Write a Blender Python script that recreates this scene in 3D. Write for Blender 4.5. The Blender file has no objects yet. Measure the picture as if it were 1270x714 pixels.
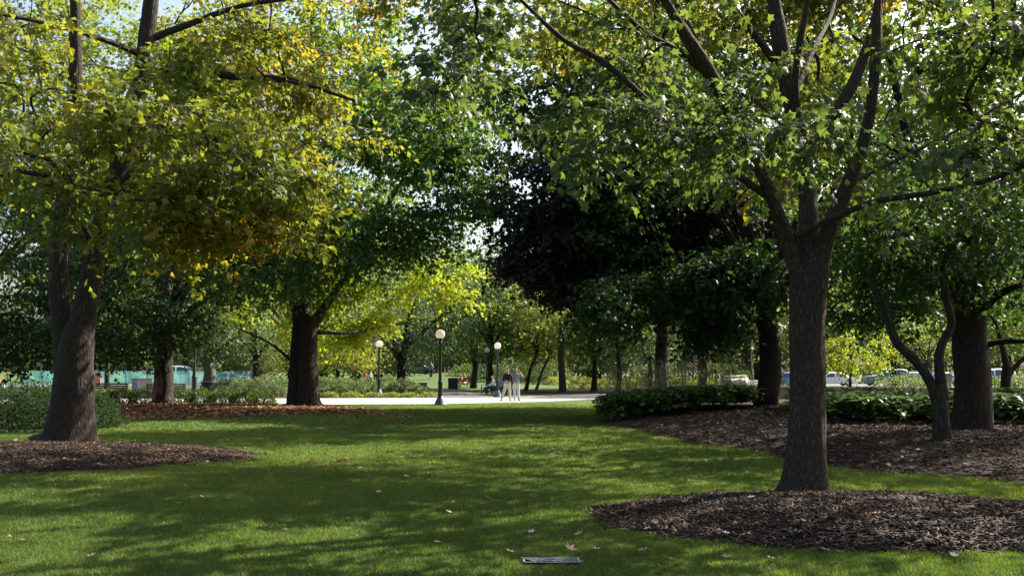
import bpy, bmesh, math, random
import numpy as np
from mathutils import Vector
random.seed(7)
R = np.random.default_rng(11)
C = bpy.context.scene.collection
F = 1200.0; HZ = 460.0; CX = 635.0; EYE = 1.6
SUN_AZ, SUN_EL = 55.0, 42.0

def P(px, py, D):
    return np.array([(px - CX) / F * D, D, EYE + (HZ - py) / F * D])
def gx(px, D): return (px - CX) / F * D

# ------------------------------------------------------------------ materials
def newmat(name):
    m = bpy.data.materials.new(name); m.use_nodes = True
    nt = m.node_tree; nt.nodes.clear()
    out = nt.nodes.new('ShaderNodeOutputMaterial')
    return m, nt, out
def ramp(nt, stops, fac):
    r = nt.nodes.new('ShaderNodeValToRGB'); cr = r.color_ramp
    while len(cr.elements) < len(stops): cr.elements.new(0.5)
    for e, (p, c) in zip(cr.elements, stops):
        e.position = p; e.color = (*c, 1)
    nt.links.new(fac, r.inputs['Fac']); return r.outputs['Color']
def noise(nt, scale, detail=4, vec=None, rough=.55):
    n = nt.nodes.new('ShaderNodeTexNoise'); n.inputs['Scale'].default_value = scale
    n.inputs['Detail'].default_value = detail; n.inputs['Roughness'].default_value = rough
    if vec is not None: nt.links.new(vec, n.inputs['Vector'])
    return n.outputs['Fac']
def attr(nt, name, out='Fac'):
    a = nt.nodes.new('ShaderNodeAttribute'); a.attribute_name = name; return a.outputs[out]
def math_(nt, op, a, b):
    m = nt.nodes.new('ShaderNodeMath'); m.operation = op
    for i, v in enumerate((a, b)):
        if isinstance(v, (int, float)): m.inputs[i].default_value = v
        else: nt.links.new(v, m.inputs[i])
    return m.outputs[0]
def mixc(nt, f, a, b, mode='MIX'):
    m = nt.nodes.new('ShaderNodeMix'); m.data_type = 'RGBA'; m.blend_type = mode
    for s, v in ((m.inputs[0], f), (m.inputs[6], a), (m.inputs[7], b)):
        if isinstance(v, (int, float)): s.default_value = v
        elif isinstance(v, tuple): s.default_value = (*v, 1)
        else: nt.links.new(v, s)
    return m.outputs[2]
def geo_pos(nt):
    return nt.nodes.new('ShaderNodeNewGeometry').outputs['Position']
def objco(nt):
    return nt.nodes.new('ShaderNodeTexCoord').outputs['Object']
def principled(nt, out, col, rough=.6, spec=.5, bump=None, bstr=.3, bdist=.02, metal=0, coat=0):
    p = nt.nodes.new('ShaderNodeBsdfPrincipled')
    if isinstance(col, tuple): p.inputs['Base Color'].default_value = (*col, 1)
    else: nt.links.new(col, p.inputs['Base Color'])
    if isinstance(rough, (int, float)): p.inputs['Roughness'].default_value = rough
    else: nt.links.new(rough, p.inputs['Roughness'])
    p.inputs['Specular IOR Level'].default_value = spec
    p.inputs['Metallic'].default_value = metal
    p.inputs['Coat Weight'].default_value = coat
    if bump is not None:
        b = nt.nodes.new('ShaderNodeBump'); b.inputs['Strength'].default_value = bstr
        b.inputs['Distance'].default_value = bdist
        nt.links.new(bump, b.inputs['Height']); nt.links.new(b.outputs[0], p.inputs['Normal'])
    nt.links.new(p.outputs[0], out.inputs['Surface'])
    return p
def leafmat(name, stops, trans=.5, tint=(1.7, 1.75, .55), rough=.52, spec=.28):
    m, nt, out = newmat(name)
    col = ramp(nt, stops, attr(nt, 'tone'))
    p = principled(nt, out, col, rough, spec)
    t = nt.nodes.new('ShaderNodeBsdfTranslucent')
    nt.links.new(mixc(nt, 1.0, col, tint, 'MULTIPLY'), t.inputs['Color'])
    mx = nt.nodes.new('ShaderNodeMixShader'); mx.inputs[0].default_value = trans
    nt.links.new(p.outputs[0], mx.inputs[1]); nt.links.new(t.outputs[0], mx.inputs[2])
    nt.links.new(mx.outputs[0], out.inputs['Surface'])
    return m
def plain(name, c, rough=.6, var=.25, scale=6, metal=0, coat=0, spec=.5, bump=.15):
    m, nt, out = newmat(name)
    n = noise(nt, scale, 6, objco(nt))
    lo = tuple(x * (1 - var) for x in c); hi = tuple(min(1, x * (1 + var)) for x in c)
    principled(nt, out, ramp(nt, [(.3, lo), (.7, hi)], n), rough, spec, noise(nt, scale * 8, 4, objco(nt)), bump, .01, metal, coat)
    return m
def barkmat(name, dark, light, fs=1.0, patch=None):
    m, nt, out = newmat(name)
    bk = attr(nt, 'bk', 'Vector')
    v = nt.nodes.new('ShaderNodeTexVoronoi'); v.feature = 'DISTANCE_TO_EDGE'
    n0 = nt.nodes.new('ShaderNodeTexNoise'); n0.inputs['Scale'].default_value = 9 * fs; n0.inputs['Detail'].default_value = 5
    nt.links.new(bk, n0.inputs['Vector'])
    ad = nt.nodes.new('ShaderNodeVectorMath'); ad.operation = 'MULTIPLY_ADD'
    nt.links.new(n0.outputs['Color'], ad.inputs[0]); ad.inputs[1].default_value = (.07, .07, .07); nt.links.new(bk, ad.inputs[2])
    nt.links.new(ad.outputs[0], v.inputs['Vector']); v.inputs['Scale'].default_value = 26 * fs
    fine = noise(nt, 60 * fs, 6, bk, .7)
    big = noise(nt, 3, 3, bk)
    h = math_(nt, 'ADD', math_(nt, 'MINIMUM', v.outputs['Distance'], .35), math_(nt, 'MULTIPLY', fine, .25))
    col = ramp(nt, [(.12, tuple(x * .45 for x in dark)), (.28, dark), (.6, light)], h)
    col = mixc(nt, math_(nt, 'MULTIPLY', big, .35), col, mixc(nt, .4, col, (.075, .075, .045)))
    if patch:
        pm = nt.nodes.new('ShaderNodeMapRange'); nt.links.new(noise(nt, 2.2, 3, bk), pm.inputs[0])
        pm.inputs[1].default_value = .58; pm.inputs[2].default_value = .64
        col = mixc(nt, pm.outputs[0], col, patch)
    principled(nt, out, mixc(nt, math_(nt, 'MULTIPLY', noise(nt, 1.1, 4, bk, .7), .55), col, (.03, .022, .018)), .9, .25, h, 1, .045)
    return m

M = {}
M['bark_near'] = barkmat('bark_near', (.062, .043, .033), (.185, .132, .10), 1.5)
M['bark_oak'] = barkmat('bark_oak', (.040, .030, .025), (.105, .080, .064), 1.0)
M['bark_dark'] = barkmat('bark_dark', (.035, .028, .024), (.10, .08, .066), .7)
M['bark_patch'] = barkmat('bark_patch', (.04, .03, .026), (.10, .07, .055), .7, (.26, .17, .12))
M['bark_red'] = barkmat('bark_red', (.032, .020, .016), (.095, .058, .044), .8)
M['bark_pale'] = barkmat('bark_pale', (.16, .14, .11), (.34, .30, .25), .8)
M['bark_smooth'] = barkmat('bark_smooth', (.045, .038, .031), (.10, .085, .07), .6)
M['leaf_main'] = leafmat('leaf_main', [(0, (.040, .070, .038)), (.45, (.066, .104, .042)), (.8, (.125, .155, .036)), (.94, (.20, .20, .035)), (1, (.26, .21, .04))], .52, (1.9, 1.75, .65), .5, .35)
M['leaf_oak'] = leafmat('leaf_oak', [(0, (.07, .11, .03)), (.40, (.135, .17, .034)), (.64, (.22, .215, .038)), (.84, (.36, .25, .035)), (1, (.42, .15, .03))], .56, (1.7, 1.55, .6))
M['leaf_mid'] = leafmat('leaf_mid', [(0, (.028, .065, .028)), (.5, (.055, .11, .03)), (.75, (.13, .165, .03)), (.9, (.27, .19, .04)), (1, (.30, .10, .04))], .5)
M['leaf_yellow'] = leafmat('leaf_yellow', [(0, (.10, .16, .02)), (.5, (.22, .27, .022)), (.85, (.36, .31, .025)), (1, (.42, .24, .03))], .55, (1.6, 1.55, .5))
M['leaf_purple'] = leafmat('leaf_purple', [(0, (.027, .029, .028)), (.6, (.044, .047, .042)), (.9, (.05, .066, .036)), (1, (.09, .09, .025))], .35, (1.4, 1.2, .9), .6, .22)
M['leaf_deep'] = leafmat('leaf_deep', [(0, (.024, .050, .022)), (.6, (.040, .078, .026)), (.9, (.07, .11, .022)), (1, (.20, .17, .03))], .4)
M['leaf_blue'] = leafmat('leaf_blue', [(0, (.065, .10, .065)), (.6, (.11, .155, .085)), (.9, (.18, .21, .085)), (1, (.30, .22, .05))], .45, (1.4, 1.5, .8))
M['leaf_lime'] = leafmat('leaf_lime', [(0, (.09, .13, .045)), (.6, (.16, .20, .055)), (.9, (.26, .24, .06)), (1, (.36, .20, .05))], .5, (1.5, 1.5, .6))
M['leaf_shrub'] = leafmat('leaf_shrub', [(0, (.035, .06, .025)), (.6, (.07, .11, .045)), (1, (.15, .17, .07))], .35)
M['leaf_greygreen'] = leafmat('leaf_greygreen', [(0, (.024, .045, .022)), (.6, (.045, .075, .036)), (1, (.10, .13, .06))], .35, (1.4, 1.5, .6), .65, .15)
M['leaf_sunshrub'] = leafmat('leaf_sunshrub', [(0, (.07, .10, .05)), (.6, (.13, .17, .08)), (1, (.24, .25, .12))], .4, (1.3, 1.35, .7))
M['hosta'] = leafmat('hosta', [(0, (.030, .062, .024)), (.7, (.07, .125, .036)), (1, (.15, .20, .05))], .3, (1.5, 1.6, .5), .32, .5)
M['stalk'] = leafmat('stalk', [(0, (.20, .19, .11)), (1, (.34, .31, .20))], .3)
M['flower'] = leafmat('flower', [(0, (.10, .15, .03)), (.5, (.28, .28, .04)), (1, (.50, .42, .04))], .4, (1.3, 1.3, .6))
M['grass'] = leafmat('grass_blade', [(0, (.036, .062, .022)), (.5, (.072, .112, .032)), (.85, (.125, .16, .045)), (1, (.26, .22, .10))], .5, (2.0, 2.0, .7), .5, .3)
M['dry_leaf'] = leafmat('dry_leaf', [(0, (.16, .10, .07)), (.6, (.30, .20, .14)), (1, (.50, .42, .34))], .15, (1, 1, 1), .7, .2)
M['litter'] = leafmat('leaf_litter', [(0, (.10, .055, .03)), (.5, (.24, .115, .05)), (.8, (.38, .20, .07)), (1, (.50, .36, .20))], .15, (1, 1, 1), .7, .2)

m, nt, out = newmat('lawn_ground')
g = geo_pos(nt)
c = ramp(nt, [(.25, (.040, .056, .018)), (.5, (.056, .088, .026)), (.75, (.090, .125, .038))], noise(nt, .35, 8, g, .65))
c = mixc(nt, .45, c, ramp(nt, [(.3, (.02, .045, .01)), (.7, (.11, .17, .035))], noise(nt, 14, 5, g, .75)))
principled(nt, out, c, .9, .15, noise(nt, 40, 5, g, .8), .8, .05)
M['lawn'] = m
m, nt, out = newmat('mulch_soil'); g = geo_pos(nt)
c = ramp(nt, [(.3, (.012, .008, .006)), (.5, (.035, .022, .016)), (.75, (.085, .055, .040))], noise(nt, 18, 6, g, .8))
principled(nt, out, c, .95, .2, noise(nt, 30, 6, g, .8), 1, .06); M['soil'] = m
m, nt, out = newmat('mulch_chip')
c = ramp(nt, [(0, (.012, .008, .007)), (.35, (.040, .024, .016)), (.65, (.098, .058, .037)), (.85, (.20, .13, .085)), (1, (.40, .31, .23))], attr(nt, 'tone'))
principled(nt, out, c, .85, .25); M['chip'] = m
m, nt, out = newmat('concrete_path'); g = geo_pos(nt)
c = ramp(nt, [(.3, (.25, .235, .21)), (.7, (.36, .34, .31))], noise(nt, 1.3, 8, g, .65))
br = nt.nodes.new('ShaderNodeTexBrick'); nt.links.new(g, br.inputs['Vector']); br.inputs['Scale'].default_value = 1
br.inputs['Brick Width'].default_value = 2.4; br.inputs['Row Height'].default_value = 2.4; br.offset = 0
br.inputs['Mortar Size'].default_value = .03
c = mixc(nt, br.outputs['Fac'], c, (.16, .15, .14))
principled(nt, out, c, .85, .3); M['concrete_path'] = m
m, nt, out = newmat('asphalt'); g = geo_pos(nt)
principled(nt, out, ramp(nt, [(.3, (.09, .088, .088)), (.7, (.15, .147, .147))], noise(nt, 2.5, 8, g, .7)), .9, .3, noise(nt, 60, 3, g), .3, .01); M['asphalt'] = m
M['stone'] = plain('pale_stone', (.52, .48, .43), .85, .25, 5, bump=.5)
M['concrete'] = plain('grey_concrete', (.34, .31, .28), .85, .2, 4, bump=.4)
M['wall'] = plain('tan_wall', (.32, .24, .16), .85, .2, 2, bump=.3)
M['cap'] = plain('wall_cap', (.55, .50, .44), .8, .15, 3)
M['black'] = plain('black_paint', (.022, .024, .028), .35, .3, 8, spec=.5, bump=.05)
M['bluebase'] = plain('weathered_base', (.10, .12, .17), .45, .3, 8)
M['globe'] = None
m, nt, out = newmat('opal_globe')
p = principled(nt, out, (.86, .84, .80), .25, .5)
t = nt.nodes.new('ShaderNodeBsdfTranslucent'); t.inputs[0].default_value = (.9, .86, .78, 1)
mx = nt.nodes.new('ShaderNodeMixShader'); mx.inputs[0].default_value = .45
nt.links.new(p.outputs[0], mx.inputs[1]); nt.links.new(t.outputs[0], mx.inputs[2]); nt.links.new(mx.outputs[0], out.inputs[0])
M['globe'] = m
M['pit_shade'] = plain('painted_pit_shade', (.004, .004, .004), 1, .2, 5, spec=0)
M['wood'] = plain('bench_wood', (.09, .05, .035), .6, .35, 10)
M['bin'] = plain('bin_plastic', (.02, .025, .03), .5, .3, 5)
M['binbox'] = plain('box_green', (.07, .085, .075), .6, .3, 5)
M['iron'] = plain('cast_iron', (.30, .28, .28), .8, .3, 30, 0)
M['skin'] = plain('skin', (.48, .29, .21), .55, .1, 8)
def cloth(n, c): M[n] = plain(n, c, .85, .15, 12, spec=.2)
cloth('black_cloth', (.02, .02, .025)); cloth('white_cloth', (.62, .60, .57)); cloth('blue_cloth', (.22, .27, .40)); cloth('navy_cloth', (.03, .04, .08))
cloth('orange_cloth', (.60, .20, .07)); cloth('pale_cloth', (.60, .62, .68)); cloth('red_cloth', (.5, .05, .04)); cloth('grey_cloth', (.25, .26, .28))
M['hair_brown'] = plain('hair_brown', (.07, .035, .02), .6); M['hair_pale'] = plain('hair_pale', (.45, .36, .26), .6); M['shoe'] = plain('shoe_dark', (.02, .02, .02), .5)
M['rubber'] = plain('rubber', (.018, .018, .018), .8); M['alloy'] = plain('alloy', (.5, .5, .52), .3, .1, 5, .8)
m, nt, out = newmat('car_glass'); principled(nt, out, (.03, .05, .06), .05, .8); M['glass'] = m
m, nt, out = newmat('lamp_glass'); principled(nt, out, (.7, .7, .68), .1, .6); M['headlight'] = m
M['taillight'] = plain('tail_light', (.35, .01, .01), .2)
def paint(n, c, metal=.3): M[n] = plain(n, c, .28, .04, 2, metal, .8, bump=0)
paint('paint_white', (.72, .73, .74), 0); paint('paint_blue', (.10, .20, .42)); paint('paint_silver', (.42, .44, .47), .6); paint('paint_grey', (.14, .15, .17)); paint('paint_green', (.10, .13, .12))
M['mesh_teal'] = None
m, nt, out = newmat('teal_screen')
c = ramp(nt, [(.3, (.08, .28, .24)), (.7, (.20, .42, .38))], noise(nt, .5, 5, geo_pos(nt), .6))
d = nt.nodes.new('ShaderNodeBsdfDiffuse'); nt.links.new(c, d.inputs[0])
t = nt.nodes.new('ShaderNodeBsdfTranslucent'); nt.links.new(c, t.inputs[0])
tr = nt.nodes.new('ShaderNodeBsdfTransparent')
a = nt.nodes.new('ShaderNodeMixShader'); a.inputs[0].default_value = .5; nt.links.new(d.outputs[0], a.inputs[1]); nt.links.new(t.outputs[0], a.inputs[2])
b = nt.nodes.new('ShaderNodeMixShader'); b.inputs[0].default_value = .32; nt.links.new(a.outputs[0], b.inputs[1]); nt.links.new(tr.outputs[0], b.inputs[2])
nt.links.new(b.outputs[0], out.inputs[0]); M['mesh_teal'] = m
M['bluepost'] = plain('blue_post', (.06, .16, .42), .5); M['salmon'] = plain('salmon_board', (.62, .17, .12), .6); M['redpaint'] = plain('red_paint', (.55, .04, .03), .5)
M['whitepaint'] = plain('white_paint', (.75, .75, .74), .5, .05)

# ------------------------------------------------------------------ mesh helpers
def link(name, me, mat, parent=None):
    o = bpy.data.objects.new(name, me); C.objects.link(o)
    if mat is not None and len(me.materials) == 0: me.materials.append(mat)
    if parent is not None: o.parent = parent
    return o
def mesh_np(name, V, faces, tone=None, bk=None, smooth=False):
    """V (n,3); faces (m,k) int array; tone per face; bk per vertex vector"""
    me = bpy.data.meshes.new(name)
    V = np.ascontiguousarray(V, dtype=np.float32); faces = np.asarray(faces, dtype=np.int32)
    nf, k = faces.shape
    me.vertices.add(len(V)); me.vertices.foreach_set('co', V.ravel())
    me.loops.add(nf * k); me.loops.foreach_set('vertex_index', faces.ravel())
    me.polygons.add(nf); me.polygons.foreach_set('loop_start', np.arange(0, nf * k, k, dtype=np.int32))
    if smooth: me.polygons.foreach_set('use_smooth', np.ones(nf, dtype=bool))
    me.update(calc_edges=True)
    if tone is not None:
        a = me.attributes.new('tone', 'FLOAT', 'FACE'); a.data.foreach_set('value', np.ascontiguousarray(tone, dtype=np.float32))
    if bk is not None:
        a = me.attributes.new('bk', 'FLOAT_VECTOR', 'POINT'); a.data.foreach_set('vector', np.ascontiguousarray(bk, dtype=np.float32).ravel())
    return me
def tagp(o, label=None, cat=None, group=None, kind=None):
    if label: o['label'] = label
    if cat: o['category'] = cat
    if group: o['group'] = group
    if kind: o['kind'] = kind
    return o
def empty(name, loc, label, cat, group=None, rz=0):
    o = bpy.data.objects.new(name, None); C.objects.link(o); o.location = loc; o.rotation_euler = (0, 0, rz)
    o.empty_display_size = .2
    return tagp(o, label, cat, group)
def unit(v): return v / (np.linalg.norm(v, axis=-1, keepdims=True) + 1e-9)

def vnoise(p, s=1.0, seed=0):
    """cheap smooth 3-D value noise, p (n,3) -> (n,) in 0..1"""
    q = np.asarray(p) * s + seed * 17.3
    i = np.floor(q).astype(np.int64); f = q - i; f = f * f * (3 - 2 * f)
    def h(a):
        n = (a[:, 0] * 73856093) ^ (a[:, 1] * 19349663) ^ (a[:, 2] * 83492791) ^ (seed * 2654435)
        n = (n * 1103515245 + 12345) & 0x7fffffff; n = ((n >> 13) ^ n) * 60493 & 0x7fffffff
        return (n % 10007) / 10007.0
    r = 0
    for dx in (0, 1):
        for dy in (0, 1):
            for dz in (0, 1):
                w = (f[:, 0] if dx else 1 - f[:, 0]) * (f[:, 1] if dy else 1 - f[:, 1]) * (f[:, 2] if dz else 1 - f[:, 2])
                r = r + w * h(i + np.array([dx, dy, dz]))
    return r

def catmull(pts, n):
    pts = np.asarray(pts, float); K = len(pts)
    if K < 3:
        t = np.linspace(0, 1, n)[:, None]; return pts[0] * (1 - t) + pts[-1] * t
    pad = np.vstack([2 * pts[0] - pts[1], pts, 2 * pts[-1] - pts[-2]])
    out = []
    for u in np.linspace(0, K - 1 - 1e-6, n):
        i = int(u); t = u - i; a, b, c, d = pad[i:i + 4]
        out.append(.5 * ((2 * b) + (-a + c) * t + (2 * a - 5 * b + 4 * c - d) * t * t + (-a + 3 * b - 3 * c + d) * t ** 3))
    return np.array(out)

def tubes(polys, rads, sides, lobes=0, furrow=0.0, flare=0):
    """polys (n,K,3) rads (n,K) -> V, faces, bk"""
    polys = np.asarray(polys, float); rads = np.asarray(rads, float)
    n, K, _ = polys.shape
    tan = np.gradient(polys, axis=1); tan = unit(tan)
    mt = np.abs(tan.mean(axis=1)[:, 2:3]) > .6
    ref = np.where(mt, np.array([[0.05, 1.0, 0.0]]), np.array([[.11, .07, .99]]))[:, None, :]
    e1 = unit(np.cross(tan, np.broadcast_to(ref, tan.shape))); e2 = np.cross(tan, e1)
    th = np.arange(sides) / sides * 2 * np.pi
    ln = np.concatenate([np.zeros((n, 1)), np.cumsum(np.linalg.norm(np.diff(polys, axis=1), axis=2), axis=1)], axis=1)
    cs, sn = np.cos(th), np.sin(th)
    rr = rads[:, :, None] * np.ones(sides)
    offs = np.arange(n)[:, None, None] * 3.7
    bk = np.stack([cs * rads[:, :, None] + offs, sn * rads[:, :, None] + offs, np.broadcast_to(ln[:, :, None] * .2, rr.shape)], axis=-1)
    if furrow:
        q = bk.reshape(-1, 3)
        f = vnoise(q * np.array([1, 1, .8]), 22, 3) * .6 + vnoise(q, 50, 5) * .4
        b = vnoise(q * np.array([1, 1, 2]), 3.0, 8)
        rr = rr + (np.abs(f - .5) * -2 * furrow + (b - .5) * furrow * 3).reshape(rr.shape)
    if flare:
        w = np.exp(-ln[:, :, None] / .35)
        rr = rr * (1 + w * (.17 + .20 * np.cos(th * 5 + 1.1) + .12 * np.cos(th * 3)))
    V = polys[:, :, None, :] + rr[..., None] * (cs[:, None] * e1[:, :, None, :] + sn[:, None] * e2[:, :, None, :])
    idx = np.arange(n * K * sides).reshape(n, K, sides)
    a = idx[:, :-1, :]; b = np.roll(a, -1, axis=2); d = idx[:, 1:, :]; c = np.roll(d, -1, axis=2)
    faces = np.stack([a, b, c, d], axis=-1).reshape(-1, 4)
    return V.reshape(-1, 3), faces, bk.reshape(-1, 3)
def merge(parts):
    V, Fc, B, o = [], [], [], 0
    for v, f, b in parts:
        V.append(v); Fc.append(f + o); B.append(b); o += len(v)
    return np.vstack(V), np.vstack(Fc), np.vstack(B)

# leaf templates: (verts (m,3) in axis,side,normal ; faces (k,3))
def fan(polar, cx, droop):
    a = np.radians([p[0] for p in polar]); r = np.array([p[1] for p in polar])
    v = np.stack([cx + r * np.cos(a), r * np.sin(a), -droop * (r ** 2) * 3 + .08 * np.abs(np.sin(a)) * r], 1)
    v = np.vstack([[cx, 0, 0], v]); k = len(polar)
    f = np.array([[0, 1 + i, 1 + (i + 1) % k] for i in range(k)])
    return v, f
half = [(0, .64), (24, .37), (50, .60), (76, .32), (105, .47), (140, .25)]
LOBED = fan(half + [(180, .42)] + [(360 - a, r) for a, r in half[::-1][:-1]], .42, .12)
half = [(0, .62), (28, .33), (58, .52), (100, .30)]
LOBED2 = fan(half + [(180, .42)] + [(360 - a, r) for a, r in half[::-1][:-1]], .42, .1)
KITE = (np.array([[0, 0, 0], [.45, .36, .06], [1, 0, -.06], [.45, -.36, .06]]), np.array([[0, 1, 2], [0, 2, 3]]))
def place(tpl, pos, axis, nrm, size, tone):
    T, Fc = tpl; side = unit(np.cross(nrm, axis)); nn = np.cross(axis, side)
    V = pos[:, None, :] + size[:, None, None] * (T[None, :, 0:1] * axis[:, None, :] + T[None, :, 1:2] * side[:, None, :] + T[None, :, 2:3] * nn[:, None, :])
    f = Fc[None] + (np.arange(len(pos)) * len(T))[:, None, None]
    return V.reshape(-1, 3), f.reshape(-1, 3), np.repeat(tone, len(Fc))

def curled(tpl, k, d):
    V = tpl[0].copy(); V[:, 2] += k * np.abs(V[:, 1]) - d * V[:, 0] ** 2; return (V, tpl[1])
def sample_crown(blobs, seed, gap=.42, gs=.45):
    """blobs: (center, radii, n)"""
    rg = np.random.default_rng(seed); out = []
    for c, r, n in blobs:
        got = 0; tries = 0
        while got < n and tries < 40:
            tries += 1
            d = unit(rg.normal(size=(n * 2, 3))); rad = rg.uniform(.25, 1, n * 2) ** .55
            p = np.array(c) + d * rad[:, None] * np.array(r)
            p = p[vnoise(p, gs, seed % 97) > gap]
            p = p[:n - got]; out.append(p); got += len(p)
    return np.vstack(out)

ZONES = [(-4.6, 9.4, 3.2, 1.25, 0), (-2.2, 7.3, 3.6, .95, 0), (-2.9, 20.3, 2.6, 1.2, .2), (3.4, 21.0, 3.0, 1.3, .1), (5.5, 17.3, 2.4, .9, .2), (7, 22.5, 2.4, 1.4, .35), (2.0, 26, 2.6, 2.2, .58), (5.0, 23.6, 2.6, 2.2, .3), (-1, 44.5, 9, 2.6, .12), (3, 49, 9, 3.4, .0), (-8, 51, 14, 6, .0),
         (-15, 40, 7, 4.5, .35), (4.6, 8.0, 1.4, .7, .35), (7.2, 13.6, 1.6, 1.2, .5), (2, 33, 4, 3, .62), (5.6, 31, 3.6, 3, .42), (-13, 38, 8, 4, .2), (8, 17.5, 2, 1.5, .45), (-9, 31, 5, 2, .68)]
def sun_gap(c):
    """openings in the canopy: clumps whose shadow would fall in the sunlit patches of lawn"""
    k = 1 / math.tan(math.radians(SUN_EL)); sx = c[:, 0] - c[:, 2] * k * math.sin(math.radians(SUN_AZ)); sy = c[:, 1] - c[:, 2] * k * math.cos(math.radians(SUN_AZ))
    nz = vnoise(np.stack([sx * .38, sy * 1.15, sx * 0], 1), 1.0, 77); drop = np.zeros(len(c), bool)
    for x, y, rx, ry, th in ZONES:
        drop |= (((sx - x) / rx) ** 2 + ((sy - y) / ry) ** 2 < 1) & (nz > th)
    vis = (c[:, 2] < EYE + .39 * c[:, 1]) & (np.abs(c[:, 0]) < .56 * c[:, 1])
    return drop & (~vis | (vnoise(c, 1.9, 31) > .60) | (sy > 42))
def make_tree(name, label, base, limbs, blobs, bark, leaf, leaf_size=.15, per=60, clumpR=.9, tpl=KITE, seed=1, tone0=.45,
              tone_var=.22, tone_fn=None, gap=.42, gs=.45, flat=.30, twigs=8, group=None, twig_mesh=False, trunk_sides=12, furrow=0, cat='tree', zmin=None, droop=.12, filt=None):
    """limbs: list of (pts, radii); first is the trunk. all in world coordinates"""
    rg = np.random.default_rng(seed); base = np.array(base, float)
    parts = []; nodes = []; nrad = []
    for i, (pts, rr) in enumerate(limbs):
        pts = np.asarray(pts, float); L = np.linalg.norm(np.diff(pts, axis=0), axis=1).sum()
        dens = 9 if furrow else 2.2
        K = max(5, int(L * dens)); q = catmull(pts, K)
        r = np.interp(np.linspace(0, len(rr) - 1, K), np.arange(len(rr)), rr)
        v, f, b = tubes(q[None], r[None], trunk_sides if i == 0 else max(6, int(trunk_sides * .6)), furrow=furrow * min(1, rr[0] / .2), flare=(i == 0))
        b = b + i * 1.3; parts.append((v, f, b))
        step = max(1, int(K / max(2, L / .45)))
        s0 = int(K * (.75 if i == 0 and len(limbs) > 1 else .3))
        nodes += list(q[s0::step]); nrad += list(r[s0::step])
    cl = sample_crown(blobs, seed, gap, gs)
    if zmin is not None: cl = cl[cl[:, 2] > zmin]
    if filt is not None: cl = cl[filt(cl)]
    if base[1] < 70: cl = cl[~sun_gap(cl)]
    N0 = len(nodes); nodes = np.array(nodes); nrad = np.array(nrad)
    nown = -np.ones(N0, int); dist = np.array([np.min(np.linalg.norm(nodes - c, axis=1)) for c in cl])
    order = np.argsort(dist); BR = []; par = []
    cap = N0 + len(cl) * 3; NN = np.zeros((cap, 3)); NN[:N0] = nodes; OW = -np.ones(cap, int); nn = N0
    RD = np.full(cap, .02); RD[:N0] = nrad; Z = np.zeros(cap)
    for ci in order:
        c = cl[ci]; dv = NN[:nn] - c; d = np.linalg.norm(dv, axis=1) + np.where(dv[:, 2] > 0, dv[:, 2] * .6, 0)
        k = int(np.argmin(d)); p0 = NN[k]; L = np.linalg.norm(c - p0) + .01
        dr = (c - p0) / L
        p1 = p0 + L * .33 * unit(dr + np.array([0, 0, .35]) + rg.normal(size=3) * .18)
        p2 = p0 + dr * L * .68 + np.array([0, 0, L * .06]) + rg.normal(size=3) * L * .07
        q = np.array([p0, p1, p2, c]); BR.append(q); par.append(OW[k]); j = len(BR) - 1
        NN[nn:nn + 3] = q[1:]; OW[nn:nn + 3] = j; RD[nn:nn + 3] = RD[k]; nn += 3
        if j == 0: base_r = []
        if OW[k] < 0: pass
    cnt = np.ones(len(BR))
    for j in range(len(BR) - 1, -1, -1):
        if par[j] >= 0: cnt[par[j]] += cnt[j]
    thick = .0085 * np.sqrt(cnt) + .004
    polys = np.array([catmull(q, 6) for q in BR])
    rads = thick[:, None] * np.linspace(1, .45, 6)[None]
    tp = tubes(polys, rads, 5)
    root = empty(name, tuple(base), label, cat, group)
    # leaves
    n = len(cl); az = rg.uniform(0, 2 * np.pi, (n, twigs)); el = rg.normal(-droop, flat, (n, twigs))
    # bias twigs outward from the crown's axis
    ctr = np.array(blobs[0][0]); outw = unit((cl - ctr) * np.array([1, 1, .3]))
    td = np.stack([np.cos(az) * np.cos(el), np.sin(az) * np.cos(el), np.sin(el)], -1) + outw[:, None, :] * .45
    td = unit(td); cr = clumpR * rg.uniform(.6, 1.25, (n, twigs))
    if twig_mesh:
        q = np.stack([cl[:, None, :] + td * (cr * t)[..., None] - np.array([0, 0, 1.]) * ((cr * t * t) * .18)[..., None] for t in (0, .5, 1)], axis=2).reshape(-1, 3, 3)
        tv = tubes(q, np.full((len(q), 3), 1) * np.array([.006, .004, .002]), 3)
        tp = merge([tp, tv])
    V, Fc, B = merge(parts + [tp]); me = mesh_np(name + '_trunk', V - base, Fc, bk=B, smooth=True); link('trunk', me, M[bark], root)
    m = max(1, per // twigs)
    t = rg.uniform(.12, 1.05, (n, twigs, m)); dirs = np.repeat(td[:, :, None, :], m, 2)
    pos = cl[:, None, None, :] + dirs * (cr[:, :, None] * t)[..., None]
    pos[..., 2] -= (cr[:, :, None] * t * t) * .18
    lat = rg.normal(size=pos.shape) * np.array([.35, .35, .22]) * leaf_size * 1.1
    pos = (pos + lat).reshape(-1, 3); dirs = dirs.reshape(-1, 3)
    ax = unit(dirs + rg.normal(size=pos.shape) * .65 + np.array([0, 0, -.18]))
    nr = unit(np.array([0, 0, 1.]) + rg.normal(size=pos.shape) * .42)
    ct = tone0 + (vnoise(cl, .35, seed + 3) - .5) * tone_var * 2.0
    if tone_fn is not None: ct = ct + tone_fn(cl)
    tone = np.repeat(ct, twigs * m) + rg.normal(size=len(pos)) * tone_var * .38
    keep = rg.random(len(pos)) < .94
    size = leaf_size * rg.uniform(.42, 1.2, len(pos)) ** .8
    pos, ax, nr, size, tone = pos[keep], ax[keep], nr[keep], size[keep], np.clip(tone[keep], 0, 1)
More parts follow.
